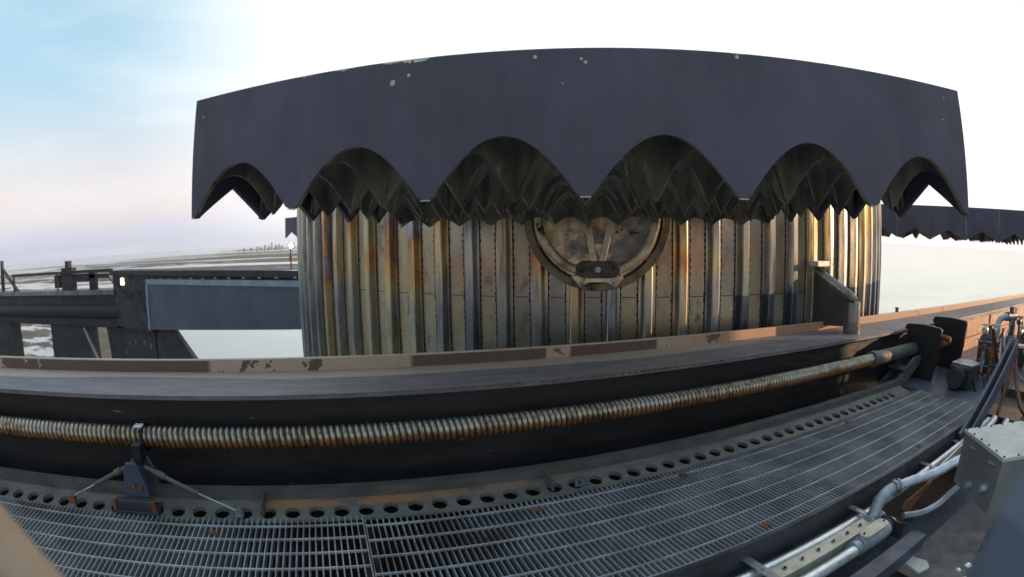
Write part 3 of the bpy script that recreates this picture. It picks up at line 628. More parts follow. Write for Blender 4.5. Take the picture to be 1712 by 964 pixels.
# threaded screw / ribbed hose in front of the web
b = MB(); pitch = 0.0295; seg = 20; per = 10; u0, u1 = -4.2, 4.02; n = int((u1 - u0) / pitch * per); vs = []
for i in range(n + 1):
    for k in range(seg):
        a = 2 * pi * k / seg; ph = (i / per - k / seg) % 1.0
        r_ = 0.039 + 0.0140 * (1 - abs(2 * ph - 1) ** 1.6) ** 0.8
        vs.append((u0 + i * pitch / per, 2.315 + r_ * cos(a), -0.878 + r_ * sin(a)))
b.add(vs, [(i * seg + k, i * seg + (k + 1) % seg, (i + 1) * seg + (k + 1) % seg, (i + 1) * seg + k) for i in range(n) for k in range(seg)], 0, True)
scr = empty('screw_drive', A, 'long threaded drive screw with warm reflection painted on its underside in front of the black web of the rail', 'screw')
for i in range(n):
    for k in range(seg):
        ph = ((i + .5) / per - (k + .5) / seg) % 1.0
        if ph < 0.11 or ph > 0.89: b.m[i * seg + k] = 1
b.build('screw', ['coil', 'groove'], scr)
b = MB(); b.tube([(4.00, 2.315, -0.878), (5.0, 2.315, -0.878)], 0.062, 24); b.tube([(3.96, 2.315, -0.878), (4.02, 2.315, -0.878)], 0.070, 24); b.build('end_tube', 'toe', scr)
b = MB(); b.prism([(4.25, 2.20, -1.15), (4.55, 2.20, -1.15), (4.95, 2.20, -0.93), (4.70, 2.20, -0.93)], (0, 0.03, 0)); b.prism([(4.30, 2.36, -1.15), (4.50, 2.36, -1.15), (4.95, 2.36, -0.93), (4.75, 2.36, -0.93)], (0, 0.03, 0)); b.box((4.45, 2.20, -1.02), (4.62, 2.39, -1.0)); b.build('end_bracket', 'toe', scr)

# toe board with a row of round holes, between the rail and the grating
HP_ = 0.1104; h0 = 1.176     # pitch and one hole's place
tb = empty('toe_board', A, 'dusty steel edge strip with a row of round holes between black rail and grating', 'edge strip')
def holed_strip(x0, x1, y0_, y1_, z, yc, r_, centres):
    b = MB(); th = 0.006; seg = 20
    for i, c in enumerate(centres):
        a = x0 if i == 0 else (centres[i - 1] + c) / 2; e = x1 if i == len(centres) - 1 else (c + centres[i + 1]) / 2
        ring = []; outer = []
        for k in range(seg):
            an = 2 * pi * k / seg; dx, dy = cos(an), sin(an)
            ring.append((c + r_ * dx, yc + r_ * dy))
            tx = ((e if dx > 0 else a) - c) / dx if abs(dx) > 1e-6 else 9; ty = ((y1_ if dy > 0 else y0_) - yc) / dy if abs(dy) > 1e-6 else 9
            t = min(tx, ty); outer.append((c + dx * t, yc + dy * t))
        # add the true corners
        for zz in (z, z - th):
            vs = [(p[0], p[1], zz) for p in ring] + [(p[0], p[1], zz) for p in outer]
            fs = [(k, (k + 1) % seg, seg + (k + 1) % seg, seg + k) for k in range(seg)]
            b.add(vs, fs)
            for sx_, sy_, q in ((e, y1_, 0), (a, y1_, 1), (a, y0_, 2), (e, y0_, 3)):
                # corner triangle between the two outer points that straddle it
                an = atan2(sy_ - yc, sx_ - c) % (2 * pi); k = int(an / (2 * pi / seg)) % seg
                p, q_ = outer[k], outer[(k + 1) % seg]
                b.add([(p[0], p[1], zz), (sx_, sy_, zz), (q_[0], q_[1], zz)], [(0, 1, 2)])
        b.add([(p[0], p[1], z) for p in ring] + [(p[0], p[1], z - 0.02) for p in ring], [(k, (k + 1) % seg, seg + (k + 1) % seg, seg + k) for k in range(seg)])
    return b
cent = [h0 + HP_ * i for i in range(-34, 27)]
hb_ = holed_strip(cent[0] - HP_ / 2, cent[-1] + 0.30, 2.022, 2.175, -1.150, 2.086, 0.036, cent)
hb_.v = [(x, y, z + (y - 2.088) * 0.24) for x, y, z in hb_.v]; hb_.build('holed_plate', 'toeplate', tb)
b = MB(); b.box((-5, 2.176, -1.158), (4.45, 2.186, -1.085)); b.box((-5, 2.186, -1.093), (4.45, 2.235, -1.085)); b.build('upstand', 'toe', tb)
for x in (-0.395, 0.93):
    b = MB(); b.box((x, 2.05, -1.149), (x + 0.009, 2.1755, -1.09)); b.build('joint_plate', 'toe', tb)
b = MB(); b.box((-5, 2.20, -1.32), (4.45, 2.44, -1.30)); b.build('lower_shelf', 'black', tb)

# grating panels: deep bearing bars across the walkway, thin cross rods along it
def grating(u0, u1, v0, v1, rods, label, frame=True, clips=()):
    g = empty('grating_panel', A @ Matrix.Translation(((u0 + u1) / 2, (v0 + v1) / 2, -1.15)), label, 'grating', 'walkway grating panels')
    M = Matrix.Translation((-(u0 + u1) / 2, -(v0 + v1) / 2, 0))
    b = MB(); n = int((u1 - u0 - 0.006) / 0.0255)
    for i in range(n + 1):
        x = u0 + 0.003 + (u1 - u0 - 0.006) * i / n
        b.box((x - 0.0022, v0, -0.040), (x + 0.0022, v1, 0), T=M)
    b.build('bearing_bars', 'bar', g)
    b = MB()
    for v in rods:
        b.box((u0, v - 0.0026, -0.009), (u1, v + 0.0026, 0.0015), T=M)
    b.build('cross_rods', 'rod', g)
    for x, y in clips:
        b = MB(); b.box((x - 0.022, y - 0.012, 0.002), (x + 0.022, y + 0.012, 0.006), T=M); b.tube([M @ Vector((x, y, 0.006)), M @ Vector((x, y, 0.012))], 0.007, 6); b.build('clip', 'rust', g)
    if frame:
        b = MB(); b.box((u0, v0 - 0.006, -0.034), (u1, v0 - 0.001, 0.001), T=M); b.build('end_band', 'bar', g)
    return g
grating(-3.6, 0.052, 0.95, 2.035, [1.968 - 0.108 * i for i in range(10)], 'left walkway grating panel of open cells beside the screw stand', clips=[(-0.6, 1.90), (-1.9, 1.90), (-0.62, 1.45)])
grating(0.055, 4.44, 1.262, 1.995, [1.945 - 0.121 * i for i in range(6)], 'long walkway grating panel running right to the machinery beside the conduits', clips=[(0.8, 1.90), (1.6, 1.30), (3.1, 1.30), (3.1, 1.93), (1.6, 1.93)])
# deck plate past the grating, walkway support beams and the dark deck below
b = MB(); b.box((4.46, 1.25, -1.165), (9, 2.44, -1.155)); tag(astruct(b, 'deck_plate', 'bluebeam'), 'dark flat deck plate at the far end of the grating under the motor', 'deck plate')
b = MB()
b.box((-6, 1.235, -1.30), (4.45, 1.252, -1.152)); b.box((-6, 1.19, -1.30), (4.45, 1.235, -1.29))
tag(astruct(b, 'edge_beam', 'darksteel'), 'dark channel beam along the near edge of the grating', 'beam')
for u in (-3.0, -1.4, 0.05, 1.6, 3.1, 4.4):
    b = MB(); b.box((u - 0.03, 1.2525, -1.32), (u + 0.03, 2.19, -1.188))
    tag(astruct(b, 'cross_beam', 'black'), 'dark cross beam under the walkway grating', 'beam', 'beams under the grating')
b = MB(); b.box((-7, -2.5, -2.32), (16, 2.9, -2.30)); b.box((-7, -0.9, -2.0), (16, -0.88, -2.3)); 
for u in range(-6, 15, 2): b.box((u, -2.4, -2.299), (u + 0.05, 2.4, -2.16))
tag(astruct(b, 'lower_deck', 'toe'), 'black lower deck of the arm seen down through the grating', 'deck')

# ------------------------------------------------------------------ screw stand with two stays
st = empty('screw_stand', A @ Matrix.Translation((-1.02, 2.15, -1.15)), 'blue grey clevis stand with two stays holding up the screw at the left', 'stand')
def sp_(b, name, mats, bevel=0): o = b.build(name, mats, st, bevel=bevel); o.matrix_basis = Matrix.Translation((1.02, -2.15, 1.15)); return o
b = MB(); b.prism([(-1.105, 2.10, -1.135), (-0.945, 2.10, -1.135), (-0.955, 2.10, -1.04), (-0.975, 2.10, -0.96), (-0.985, 2.10, -0.93), (-1.045, 2.10, -0.93), (-1.065, 2.10, -0.97), (-1.075, 2.10, -1.05)], (0, 0.02, 0))
b.prism([(-1.09, 2.22, -1.135), (-0.93, 2.22, -1.135), (-0.94, 2.22, -1.00), (-0.975, 2.22, -0.93), (-1.035, 2.22, -0.93), (-1.06, 2.22, -1.0)], (0, 0.02, 0))
b.box((-1.05, 2.12, -1.13), (-0.98, 2.22, -0.95)); sp_(b, 'body', 'bluebeam', 0.004)
b = MB(); b.box((-1.14, 2.03, -1.160), (-0.90, 2.14, -1.136)); b.box((-1.12, 2.035, -1.136), (-0.92, 2.075, -1.085)); sp_(b, 'base', 'darksteel', 0.004)
for p0_, p1_ in (((-1.125, 2.03, -1.13), (-1.125, 2.03, -1.08)), ((-0.91, 2.03, -1.13), (-0.91, 2.03, -1.08)), ((-1.02, 2.085, -1.035), (-1.02, 2.10, -1.035)), ((-0.985, 2.085, -1.045), (-0.985, 2.10, -1.045))):
    b = MB(); b.tube([p0_, p1_], 0.012, 8); sp_(b, 'bolt', 'rust')
b = MB(); b.box((-1.01, 2.14, -0.95), (-0.965, 2.20, -0.86)); arc_band_ = None
for k in range(14):
    a0 = pi * 1.45 - pi * 1.25 * k / 13; a1 = pi * 1.45 - pi * 1.25 * (k + 1) / 13
    b.beam((-0.99, 2.315 + 0.058 * cos(a0), -0.878 + 0.058 * sin(a0)), (-0.99, 2.315 + 0.058 * cos(a1), -0.878 + 0.058 * sin(a1)), 0.03, 0.008, up=(1, 0, 0))
b.box((-1.01, 2.20, -0.945), (-0.97, 2.32, -0.93)); sp_(b, 'clamp', 'black')
b = MB(); b.box((-1.02, 2.24, -0.812), (-0.975, 2.28, -0.80)); sp_(b, 'clamp_tab', 'alu', 0.003)
for x1, y1_, xm in ((-1.42, 2.10, -1.27), (-0.50, 2.06, -0.73)):
    s0 = Vector((-1.04 if x1 < -1 else -0.95, 2.13, -0.955)); s1 = Vector((x1, y1_, -1.13)); t = 0.58
    sm_ = s0.lerp(s1, t); b = MB(); b.tube([s0, sm_], 0.011, 10); b.tube([s0 + (s1 - s0) * 0.12, s0 + (s1 - s0) * 0.22], 0.017, 8); sy = sp_(b, 'stay', 'toe')
    b = MB(); b.tube([sm_, s1], 0.0055, 8); sp_(b, 'stay_rod', 'galv')
    b = MB(); b.tube([s1 + Vector((0, -0.015, 0)), s1 + Vector((0, 0.015, 0))], 0.018, 12); b.box((s1.x - 0.02, s1.y - 0.02, -1.149), (s1.x + 0.02, s1.y + 0.02, -1.138)); sp_(b, 'foot', 'rust' if x1 < -1 else 'galv')
# shackle lying on the edge strip
b = MB(); pts = [(0.02 * cos(t) * 1.2, 0.02 * sin(t) * 1.3, 0) for t in [pi * -0.15 + pi * 1.3 * k / 12 for k in range(13)]]
b.tube(pts, 0.006, 8); b.tube([(-0.032, -0.008, 0), (0.032, -0.008, 0)], 0.006, 8)
tag(b.build('shackle', 'bluebeam', mw=A @ Matrix.Translation((1.075, 2.035, -1.125)) @ Matrix.Rotation(R(40), 4, 'X') @ Matrix.Scale(1.25, 4)), 'small steel shackle lying on the holed edge strip', 'shackle')

# ------------------------------------------------------------------ conduits and fittings beside the walkway
def conduit(pts, r_, label, mat='alu', cat='conduit', name='conduit', group=None):
    b = MB(); b.tube(pts, r_, 18); o = astruct(b, name, mat); return tag(o, label, cat, group)
conduit([(-2.0, 1.165, -1.27), (2.42, 1.165, -1.27)], 0.026, 'bright straight conduit nearest the grating, left length')
conduit([(2.46, 1.17, -1.262), (3.0, 1.168, -1.25), (4.35, 1.16, -1.22)], 0.024, 'bright conduit continuing beside the grating towards the grey cabinet')
cc = empty('cable_channel', A, 'pale bolted cable channel between the two bright conduits', 'channel')
b = MB(); b.box((1.46, 1.045, -1.30), (2.17, 1.125, -1.235)); b.build('cover', 'cream', cc, bevel=0.004)
for i in range(6):
    b = MB(); u = 1.53 + i * 0.112; b.tube([(u, 1.085, -1.2345), (u, 1.085, -1.230)], 0.012, 12); b.tube([(u, 1.085, -1.230), (u, 1.085, -1.224)], 0.006, 8, mi=1); b.build('bolt', ['galv', 'weld'], cc)
b = MB(); b.box((-2.0, 1.045, -1.31), (1.40, 1.125, -1.25)); tag(astruct(b, 'cable_channel', 'darksteel', bevel=0.004), 'dark lower cable channel running off at the bottom edge', 'channel')
conduit([(-2.0, 0.975, -1.25), (1.92, 0.975, -1.25)], 0.030, 'thick bright conduit ending in the pale junction box at the bottom')
jb = empty('junction_box', A @ Matrix.Translation((2.06, 0.985, -1.25)), 'pale cast junction box with oval cover at end of the thick conduit', 'junction box')
def jp(b, name, mats, bevel=0): return b.build(name, mats, jb, bevel=bevel)
b = MB(); b.tube([(-0.12, 0, -0.0), (0.13, 0, 0)], 0.047, 20); b.tube([(-0.165, -0.0, 0), (-0.115, 0, 0)], 0.040, 20); b.tube([(0.13, 0, 0), (0.20, 0.0, 0)], 0.036, 20); jp(b, 'body', 'fitting')
b = MB(); pts = []
for cx_, a0 in ((0.075, -pi / 2), (-0.075, pi / 2)):
    for k in range(9): a = a0 + pi * k / 8; pts.append((cx_ + 0.035 * cos(a), 0.036 * sin(a), 0.044))
b.prism(pts, (0, 0, 0.014)); jp(b, 'cover', 'cream', 0.003)
for x in (-0.09, 0.09):
    b = MB(); b.tube([(x, 0, 0.058), (x, 0, 0.063)], 0.006, 8); jp(b, 'screw_head', 'weld')
b = MB(); b.tube([(0.128, 0, 0), (0.142, 0, 0)], 0.052, 20); b.tube([(0.165, 0, 0), (0.175, 0, 0)], 0.046, 20); jp(b, 'band', 'black')
# tee, elbow and foil wrapped hose running back into the cabinet
el = empty('pipe_elbow', A, 'thick grey pipe elbow rising from the end of the pale cable channel', 'pipe')
b = MB(); b.tube([(2.16, 1.085, -1.27), (2.30, 1.085, -1.27)], 0.044, 20); b.tube([(2.17, 1.085, -1.27), (2.185, 1.085, -1.27)], 0.050, 20); b.build('tee', 'fitting', el)
b = MB(); b.tube([(2.20, 1.085, -1.27), (2.225, 1.09, -1.21), (2.26, 1.10, -1.165), (2.33, 1.10, -1.14), (2.39, 1.09, -1.13)], 0.034, 20); b.build('bend', 'fitting', el)
b = MB(); b.tube([(2.375, 1.093, -1.131), (2.40, 1.087, -1.129)], 0.043, 6); b.tube([(2.405, 1.085, -1.128), (2.42, 1.08, -1.127)], 0.040, 20); b.build('collar', 'galv', el)
b = MB(); P = [Vector((2.40, 1.087, -1.129)), Vector((2.52, 1.03, -1.11)), Vector((2.66, 0.96, -1.09)), Vector((2.78, 0.91, -1.06)), Vector((2.88, 0.86, -1.04))]
def spline(P, n):
    o = []
    for i in range(len(P) - 1):
        p0, p1, p2, p3 = P[max(0, i - 1)], P[i], P[i + 1], P[min(len(P) - 1, i + 2)]
        for k in range(n):
            t = k / n; o.append(0.5 * ((2 * p1) + (p2 - p0) * t + (2 * p0 - 5 * p1 + 4 * p2 - p3) * t * t + (3 * p1 - p0 - 3 * p2 + p3) * t ** 3))
    return o + [P[-1]]
SP = spline(P, 14); b.tube(SP, 0.027, 18, radii=[0.027 + (0.002 if i % 4 < 2 else 0) for i in range(len(SP))])
tag(astruct(b, 'foil_hose', 'insul'), 'pale blue foil wrapped hose from the elbow to the cabinet', 'hose')
b = MB(); SP = spline([Vector((2.283, 0.94, -1.20)), Vector((2.384, 0.879, -1.20)), Vector((2.50, 0.835, -1.18)), Vector((2.57, 0.79, -1.12)), Vector((2.62, 0.72, -1.05)), Vector((2.70, 0.65, -1.02))], 12)
b.tube(SP, 0.019, 16); tag(astruct(b, 'flexible_hose', 'galv'), 'thin curved grey flexible hose bending up to the cabinet', 'hose')
for u, w_ in ((1.44, 0.03), (2.20, 0.022), (3.06, 0.024), (3.64, 0.024)):
    b = MB(); lo_ = 1.03 if u < 2 else 1.10
    b.box((u - w_ / 2 - 0.008, lo_, -1.232), (u + w_ / 2 + 0.008, 1.262, -1.224)); b.box((u - w_ / 2 - 0.008, 1.254, -1.2235), (u + w_ / 2 + 0.008, 1.262, -1.152))
    k = len([1])
    for v in (lo_ + 0.02, 1.13 if lo_ < 1.1 else 1.2, 1.24): b.tube([(u, v, -1.2238), (u, v, -1.216)], 0.007, 8)
    lab = {1.44: 'steel bracket across the conduits at the bottom edge of the picture', 2.20: 'steel bracket across the conduits beside the pipe elbow', 3.06: 'steel bracket above the foil wrapped hose', 3.64: 'steel bracket nearest the grey cabinet'}[u]
    tag(astruct(b, 'conduit_bracket', 'galv', bevel=0.002), lab, 'bracket', 'brackets holding the conduits')
b = MB(); b.box((2.24, 0.90, -1.235), (2.44, 0.935, -1.22)); b.box((2.24, 0.90, -1.30), (2.26, 1.05, -1.22)); tag(astruct(b, 'tee_bracket', 'darksteel'), 'short dark bracket under the elbow where the thin hose starts', 'bracket')
b = MB(); b.box((0.9, 0.775, -1.262), (2.30, 0.862, -1.25)); b.box((0.9, 0.775, -1.33), (2.30, 0.785, -1.262)); b.box((0.9, 0.852, -1.33), (2.30, 0.862, -1.262)); tag(astruct(b, 'angle_beam', 'bluebeam', bevel=0.002), 'blue grey channel beam along the bottom right below the junction box', 'beam')
b = MB(); b.prism([(2.14, 0.78, -1.34), (2.22, 0.78, -1.34), (2.24, 0.70, -1.34), (2.20, 0.66, -1.34), (2.12, 0.68, -1.34)], (0, 0, -0.01)); b.box((2.14, 0.775, -1.34), (2.22, 0.784, -1.31)); tag(astruct(b, 'gusset_plate', 'cabinet'), 'small grey gusset plate under the end of the blue grey channel beam', 'plate')
b = MB(); b.prism([(2.40, 1.0, -1.225), (2.43, 1.0, -1.185), (2.49, 1.0, -1.19), (2.80, 1.0, -1.165), (2.50, 1.0, -1.27)], (0, 0.012, 0)); tag(astruct(b, 'sunlit_plate', 'rust'), 'orange plate with sunlight painted in, glimpsed under the foil wrapped hose', 'plate')  # rust colour stands in for a small patch of sunlight
b = MB(); b.prism([(2.95, 1.09, -1.28), (2.95, 1.09, -1.22), (3.48, 1.09, -1.18), (3.48, 1.09, -1.30)], (0, 0.012, 0)); tag(astruct(b, 'bolted_plate', 'cream'), 'pale bolted plate between the conduit and the cabinet', 'plate')
# deck under the conduits
b = MB(); b.box((-3, -1.6, -1.62), (9, 1.185, -1.60)); b.box((2.3, 0.2, -1.599), (3.6, 0.9, -1.50))
MT['deckpaint'] = plain('stained_deck_paint', (0.040, 0.045, 0.060), 0.5, 0, 0.3, 3, dirt=(0.010, 0.009, 0.008), dirt_amt=0.50)
tag(astruct(b, 'service_deck', 'deckpaint'), 'dark stained service deck under the conduits at the lower right', 'deck')
b = MB(); rr = random.Random(6)
for i in range(60):
    x = rr.gauss(2.45, 0.12); y = rr.gauss(0.42, 0.07); r_ = rr.uniform(0.008, 0.028); b.tube([(x, y, -1.499), (x, y, -1.496 + rr.uniform(0, .012))], r_, 7, radii=[r_, r_ * 0.5])
tag(astruct(b, 'paint_splash', 'alu'), 'splash of pale dried sealant on the service deck', 'splash', kind='stuff')
b = MB()
for i in range(90):
    x = rr.uniform(2.84, 3.06); y = rr.uniform(0.36, 0.54); z = -1.50 + abs(rr.gauss(0, 0.04)); r_ = rr.uniform(0.04, 0.07)
    vs = [Vector((x, y, z)) + Vector((rr.uniform(-1, 1), rr.uniform(-1, 1), rr.uniform(-1, 1))) * r_ for _ in range(5)]
    b.add(vs, [(0, 1, 2), (0, 2, 3), (0, 3, 4), (1, 2, 4), (2, 3, 4), (0, 1, 4)])
tag(astruct(b, 'rag_bundle', 'black'), 'dark bundle of rags lying against the foot of the cabinet', 'rags')

# grey cabinet
cb = empty('cabinet', Matrix.Translation((2.0, 1.2, -1.5)), 'grey sheet metal cabinet with a lighter screwed lid at the right edge', 'cabinet')
ctop = [Vector((1.87, 1.40, 0)), Vector((2.26, 1.30, 0)), Vector((2.19, 0.93, 0)), Vector((1.775, 1.075, 0))]
def cprism(sc, z0, z1):
    c = sum(ctop, Vector()) / 4; return [((c + (p - c) * sc) - Vector((2.0, 1.2, 0))) + Vector((0, 0, z0 + 1.5)) for p in ctop], (0, 0, z1 - z0)
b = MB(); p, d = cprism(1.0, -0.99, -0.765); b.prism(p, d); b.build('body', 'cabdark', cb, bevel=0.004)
for k in (0.25, 0.75):
    q0 = ctop[3].lerp(ctop[0], k) - Vector((2.0, 1.2, 0)); b = MB(); b.tube([q0 + Vector((-0.004, 0.01, 0.70)), q0 + Vector((-0.004, -0.03, 0.70))], 0.008, 8); b.build('hinge', 'galv', cb)
for k, z in ((0.55, 0.56), (0.2, 0.60)):
    q0 = ctop[3].lerp(ctop[0], k) - Vector((2.0, 1.2, 0)) + Vector((0, 0, z)); b = MB(); b.tube([q0, q0 + Vector((-0.03, 0.015, 0))], 0.018, 12); b.build('cable_entry', 'fitting', cb)
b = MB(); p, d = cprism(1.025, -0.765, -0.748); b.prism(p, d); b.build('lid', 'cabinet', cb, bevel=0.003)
b = MB(); p, d = cprism(0.97, -0.748, -0.7455)
P4 = [Vector(q) for q in p]
for i in range(4):
    for k in range(5): q = P4[i].lerp(P4[(i + 1) % 4], k / 5); b = MB(); b.tube([q, q + Vector((0, 0, 0.005))], 0.005, 8); b.build('screw', 'weld', cb)

# ------------------------------------------------------------------ machinery at the right end of the walkway
def manifold():
    t = empty('pipe_manifold', A @ Matrix.Translation((6.2, 1.3, -1.15)), 'dense cluster of valves thin pipes and cables at the right edge', 'pipework')
    r = random.Random(21)
    for i in range(12):
        x = r.uniform(-1.2, 1.3); y = r.uniform(-0.30, 0.50); h = r.uniform(0.28, 0.62)
        b = MB(); b.tube([(x, y, 0), (x, y, h)], r.uniform(0.012, 0.026), 10); b.tube([(x, y, h * 0.5), (x, y, h * 0.5 + 0.05)], 0.04, 8); b.build('riser', r.choice(['fitting', 'rust', 'darksteel', 'galv']), t)
        b = MB(); b.tube([(x - 0.05, y, h), (x + 0.05, y, h)], 0.032, 10); b.tube([(x, y, h), (x, y, h + 0.05)], 0.012, 8)
        b.tube([(x + 0.05 * cos(a), y + 0.05 * sin(a), h + 0.055) for a in [2 * pi * k / 14 for k in range(15)]], 0.006, 6); b.build('valve', r.choice(['bluebeam', 'cable', 'darksteel', 'cream']), t)
    for i in range(22):
        p = Vector((r.uniform(-1.6, 1.2), r.uniform(-0.35, 0.45), r.uniform(0.3, 0.6))); q = p + Vector((r.uniform(-0.7, 0.7), r.uniform(-0.35, 0.2), -r.uniform(0.2, 0.5)))
        m_ = (p + q) / 2 + Vector((r.uniform(-.1, .1), r.uniform(-.1, .1), -r.uniform(0.02, 0.16)))
        b = MB(); b.tube(spline([p, m_, q], 9), r.uniform(0.006, 0.014), 8); b.build('hose', r.choice(['black', 'cable', 'galv', 'yellow', 'black', 'rust']), t)
    for i in range(6):
        p = Vector((r.uniform(-1.2, 1.0), r.uniform(-0.35, 0.45), 0)); q = p + Vector((r.uniform(-0.4, 0.5), r.uniform(-0.1, 0.1), r.uniform(0.35, 0.62)))
        b = MB(); b.beam(p, q, 0.04, 0.012); b.build('angle_bar', r.choice(['rust', 'sunlit_orange', 'bluebeam']), t)
manifold()
def machinery():
    def plate(u, v0, v1, zt, zb, label):
        b = MB(); k = 0.07
        b.prism([(u, v1, zt - 0.05), (u, v1 - 0.03, zt - 0.012), (u, (v0 + v1) / 2, zt), (u, v0 + 0.03, zt - 0.01), (u, v0, zt - 0.03), (u, v0 + 0.02, zt - 0.25), (u, v0 + 0.06, zb), (u, v1 - 0.10, zb), (u, v1 - 0.10, zt - 0.20)], (0.05, 0, 0))
        return tag(astruct(b, 'end_plate', 'black', bevel=0.004), label, 'plate', 'end plates hanging from the rail')
    plate(4.85, 1.99, 2.44, -0.635, -1.15, 'nearer dark rounded end plate standing against the rail')
    plate(5.60, 1.97, 2.44, -0.615, -1.15, 'farther dark rounded end plate standing against the rail')
    b = MB(); b.tube([(5.30, 2.2, -0.78), (5.30, 2.05, -0.80)], 0.03, 12); b.tube([(4.9, 2.2, -0.86), (5.6, 2.2, -0.86)], 0.05, 14); tag(astruct(b, 'spindle', 'rust'), 'rusty spindle between the two rounded end plates', 'spindle')
    # motor
    mo = empty('motor', A @ Matrix.Translation((5.0, 1.72, -1.15)), 'dark gear motor with flat lid standing on the deck plate', 'motor')
    b = MB(); b.box((-0.16, -0.12, 0), (0.16, 0.12, 0.20)); b.tube([(-0.3, 0, 0.11), (0.3, 0, 0.11)], 0.09, 16)
    for i in range(7): b.tube([(-0.28 + i * 0.03, 0, 0.11), (-0.27 + i * 0.03, 0, 0.11)], 0.10, 16)
    b.build('body', 'darksteel', mo, bevel=0.01)
    b = MB(); b.prism([(-0.14, -0.13, 0.202), (0.10, -0.15, 0.202), (0.16, -0.02, 0.202), (0.12, 0.12, 0.202), (-0.12, 0.12, 0.202)], (0, 0, 0.018)); b.build('lid', 'galv', mo, bevel=0.003)
    b = MB(); b.tube([(-0.05, -0.13, 0.10), (-0.06, -0.17, 0.03), (-0.1, -0.2, 0.0)], 0.012, 8); b.build('cable', 'black', mo); b = MB(); b.tube([(0.1, -0.13, 0.14), (0.12, -0.2, 0.1), (0.1, -0.24, 0.0)], 0.010, 8); b.build('cable', 'black', mo)
    # accumulator bottle with wire hoops
    ac = empty('accumulator', A @ Matrix.Translation((5.75, 1.70, -1.15)), 'upright dark bottle wrapped with wire hoops behind the motor', 'bottle')
    b = MB(); b.tube([(0, 0, 0), (0, 0, 0.05), (0, 0, 0.34), (0, 0, 0.42)], 0.13, 20, radii=[0.10, 0.13, 0.14, 0.09]); b.tube([(0, 0, 0.42), (0, 0, 0.50)], 0.02, 10); b.build('body', 'shroud', ac)
    b = MB()
    for z, tl in ((0.12, 0.1), (0.27, -0.12), (0.36, 0.08)):
        b.tube([(0.152 * cos(t), 0.152 * sin(t), z + tl * 0.15 * cos(t)) for t in [2 * pi * k / 24 for k in range(25)]], 0.006, 6)
    b.build('hoop', 'galv', ac)
    # pipe bridge: riser, elbow, riser
    pb = empty('pipe_bridge', A @ Matrix.Translation((5.8, 1.55, -1.15)), 'grey pipe rising and turning over like a goose neck beside the diagonal brace', 'pipe')
    b = MB(); b.tube(spline([Vector((-0.05, 0.06, 0.10)), Vector((-0.04, 0.06, 0.46)), Vector((0.0, 0.05, 0.57)), Vector((0.12, 0.0, 0.60)), Vector((0.30, -0.05, 0.60))], 8), 0.036, 14); b.build('goose_neck', 'fitting', pb)
    b = MB(); b.tube([(0.22, -0.04, 0.60), (0.22, -0.04, 0.70)], 0.03, 12); b.tube([(0.12, 0.0, 0.60), (0.34, -0.06, 0.60)], 0.048, 14); b.tube([(0.3, -0.05, 0.6), (0.3, -0.05, 0.1)], 0.028, 12); b.build('valve', 'bluebeam', pb)
    b = MB(); b.tube([(-0.045, 0.06, 0.30), (-0.045, 0.06, 0.34)], 0.045, 8); b.build('clamp', 'alu', pb)
    # diagonal brace
    b = MB(); b.beam((3.70, 1.20, -1.24), (4.75, 1.16, -0.665), 0.14, 0.03, up=(0, 1, 0)); b.beam((3.70, 1.13, -1.24), (4.75, 1.09, -0.665), 0.02, 0.13, up=(0.5, 0, -1))
    tag(astruct(b, 'diagonal_brace', 'bluebeam', bevel=0.003), 'dark blue diagonal brace leaning up to the right in front of the machinery', 'brace')
    b = MB(); b.tube([(4.45, 1.12, -1.25), (4.80, 1.10, -0.72)], 0.020, 10); tag(astruct(b, 'orange_prop', 'rust'), 'thin orange brown prop right behind the diagonal brace', 'prop')
    b = MB(); b.beam((4.83, 1.12, -0.675), (4.83, 0.95, -0.665), 0.12, 0.02); b.tube([(4.83, 0.99, -0.66), (4.83, 0.99, -0.60)], 0.02, 8); tag(astruct(b, 'brace_clamp', 'cream'), 'pale clamp at the top of the diagonal brace', 'clamp')
    b = MB(); b.tube([(4.80, 1.03, -0.69), (4.15, 0.66, -1.10)], 0.010, 8); tag(astruct(b, 'stay_rod', 'yellow'), 'thin yellowed stay rod sloping down from the pale clamp', 'rod')
    b = MB(); b.beam((5.2, 0.98, -0.78), (4.55, 0.70, -1.05), 0.05, 0.02); tag(astruct(b, 'flat_bar', 'cream'), 'pale flat bar sloping at the right picture edge', 'bar')
    b = MB(); b.tube(spline([Vector((5.1, 1.2, -0.70)), Vector((4.95, 1.1, -0.95)), Vector((4.7, 0.95, -1.13)), Vector((4.5, 0.8, -1.16))], 8), 0.022, 10); tag(astruct(b, 'red_hose', 'cable'), 'red brown hose curving down behind the stay rod', 'hose')
    b = MB(); b.tube(spline([Vector((5.9, 1.25, -0.50)), Vector((5.7, 1.15, -0.62)), Vector((5.5, 1.05, -0.85)), Vector((5.3, 1.0, -1.1))], 8), 0.018, 10); tag(astruct(b, 'black_hose', 'black'), 'black hose hanging beside the pipe valve at the right', 'hose')
    for v, lab in ((0.86, 'bright hydraulic cylinder lying behind the cabinet'), (0.98, 'bright conduit stub ending beside the cabinet lid')):
        b = MB(); b.tube([(3.3 if v > 0.9 else 3.45, v, -1.17), (4.1, v + 0.06, -1.13)], 0.030, 16); b.tube([(3.28 if v > 0.9 else 3.43, v, -1.17), (3.34 if v > 0.9 else 3.49, v, -1.17)], 0.036, 16)
        tag(astruct(b, 'hydraulic_cylinder' if v < 0.9 else 'conduit', 'alu'), lab, 'cylinder' if v < 0.9 else 'conduit')
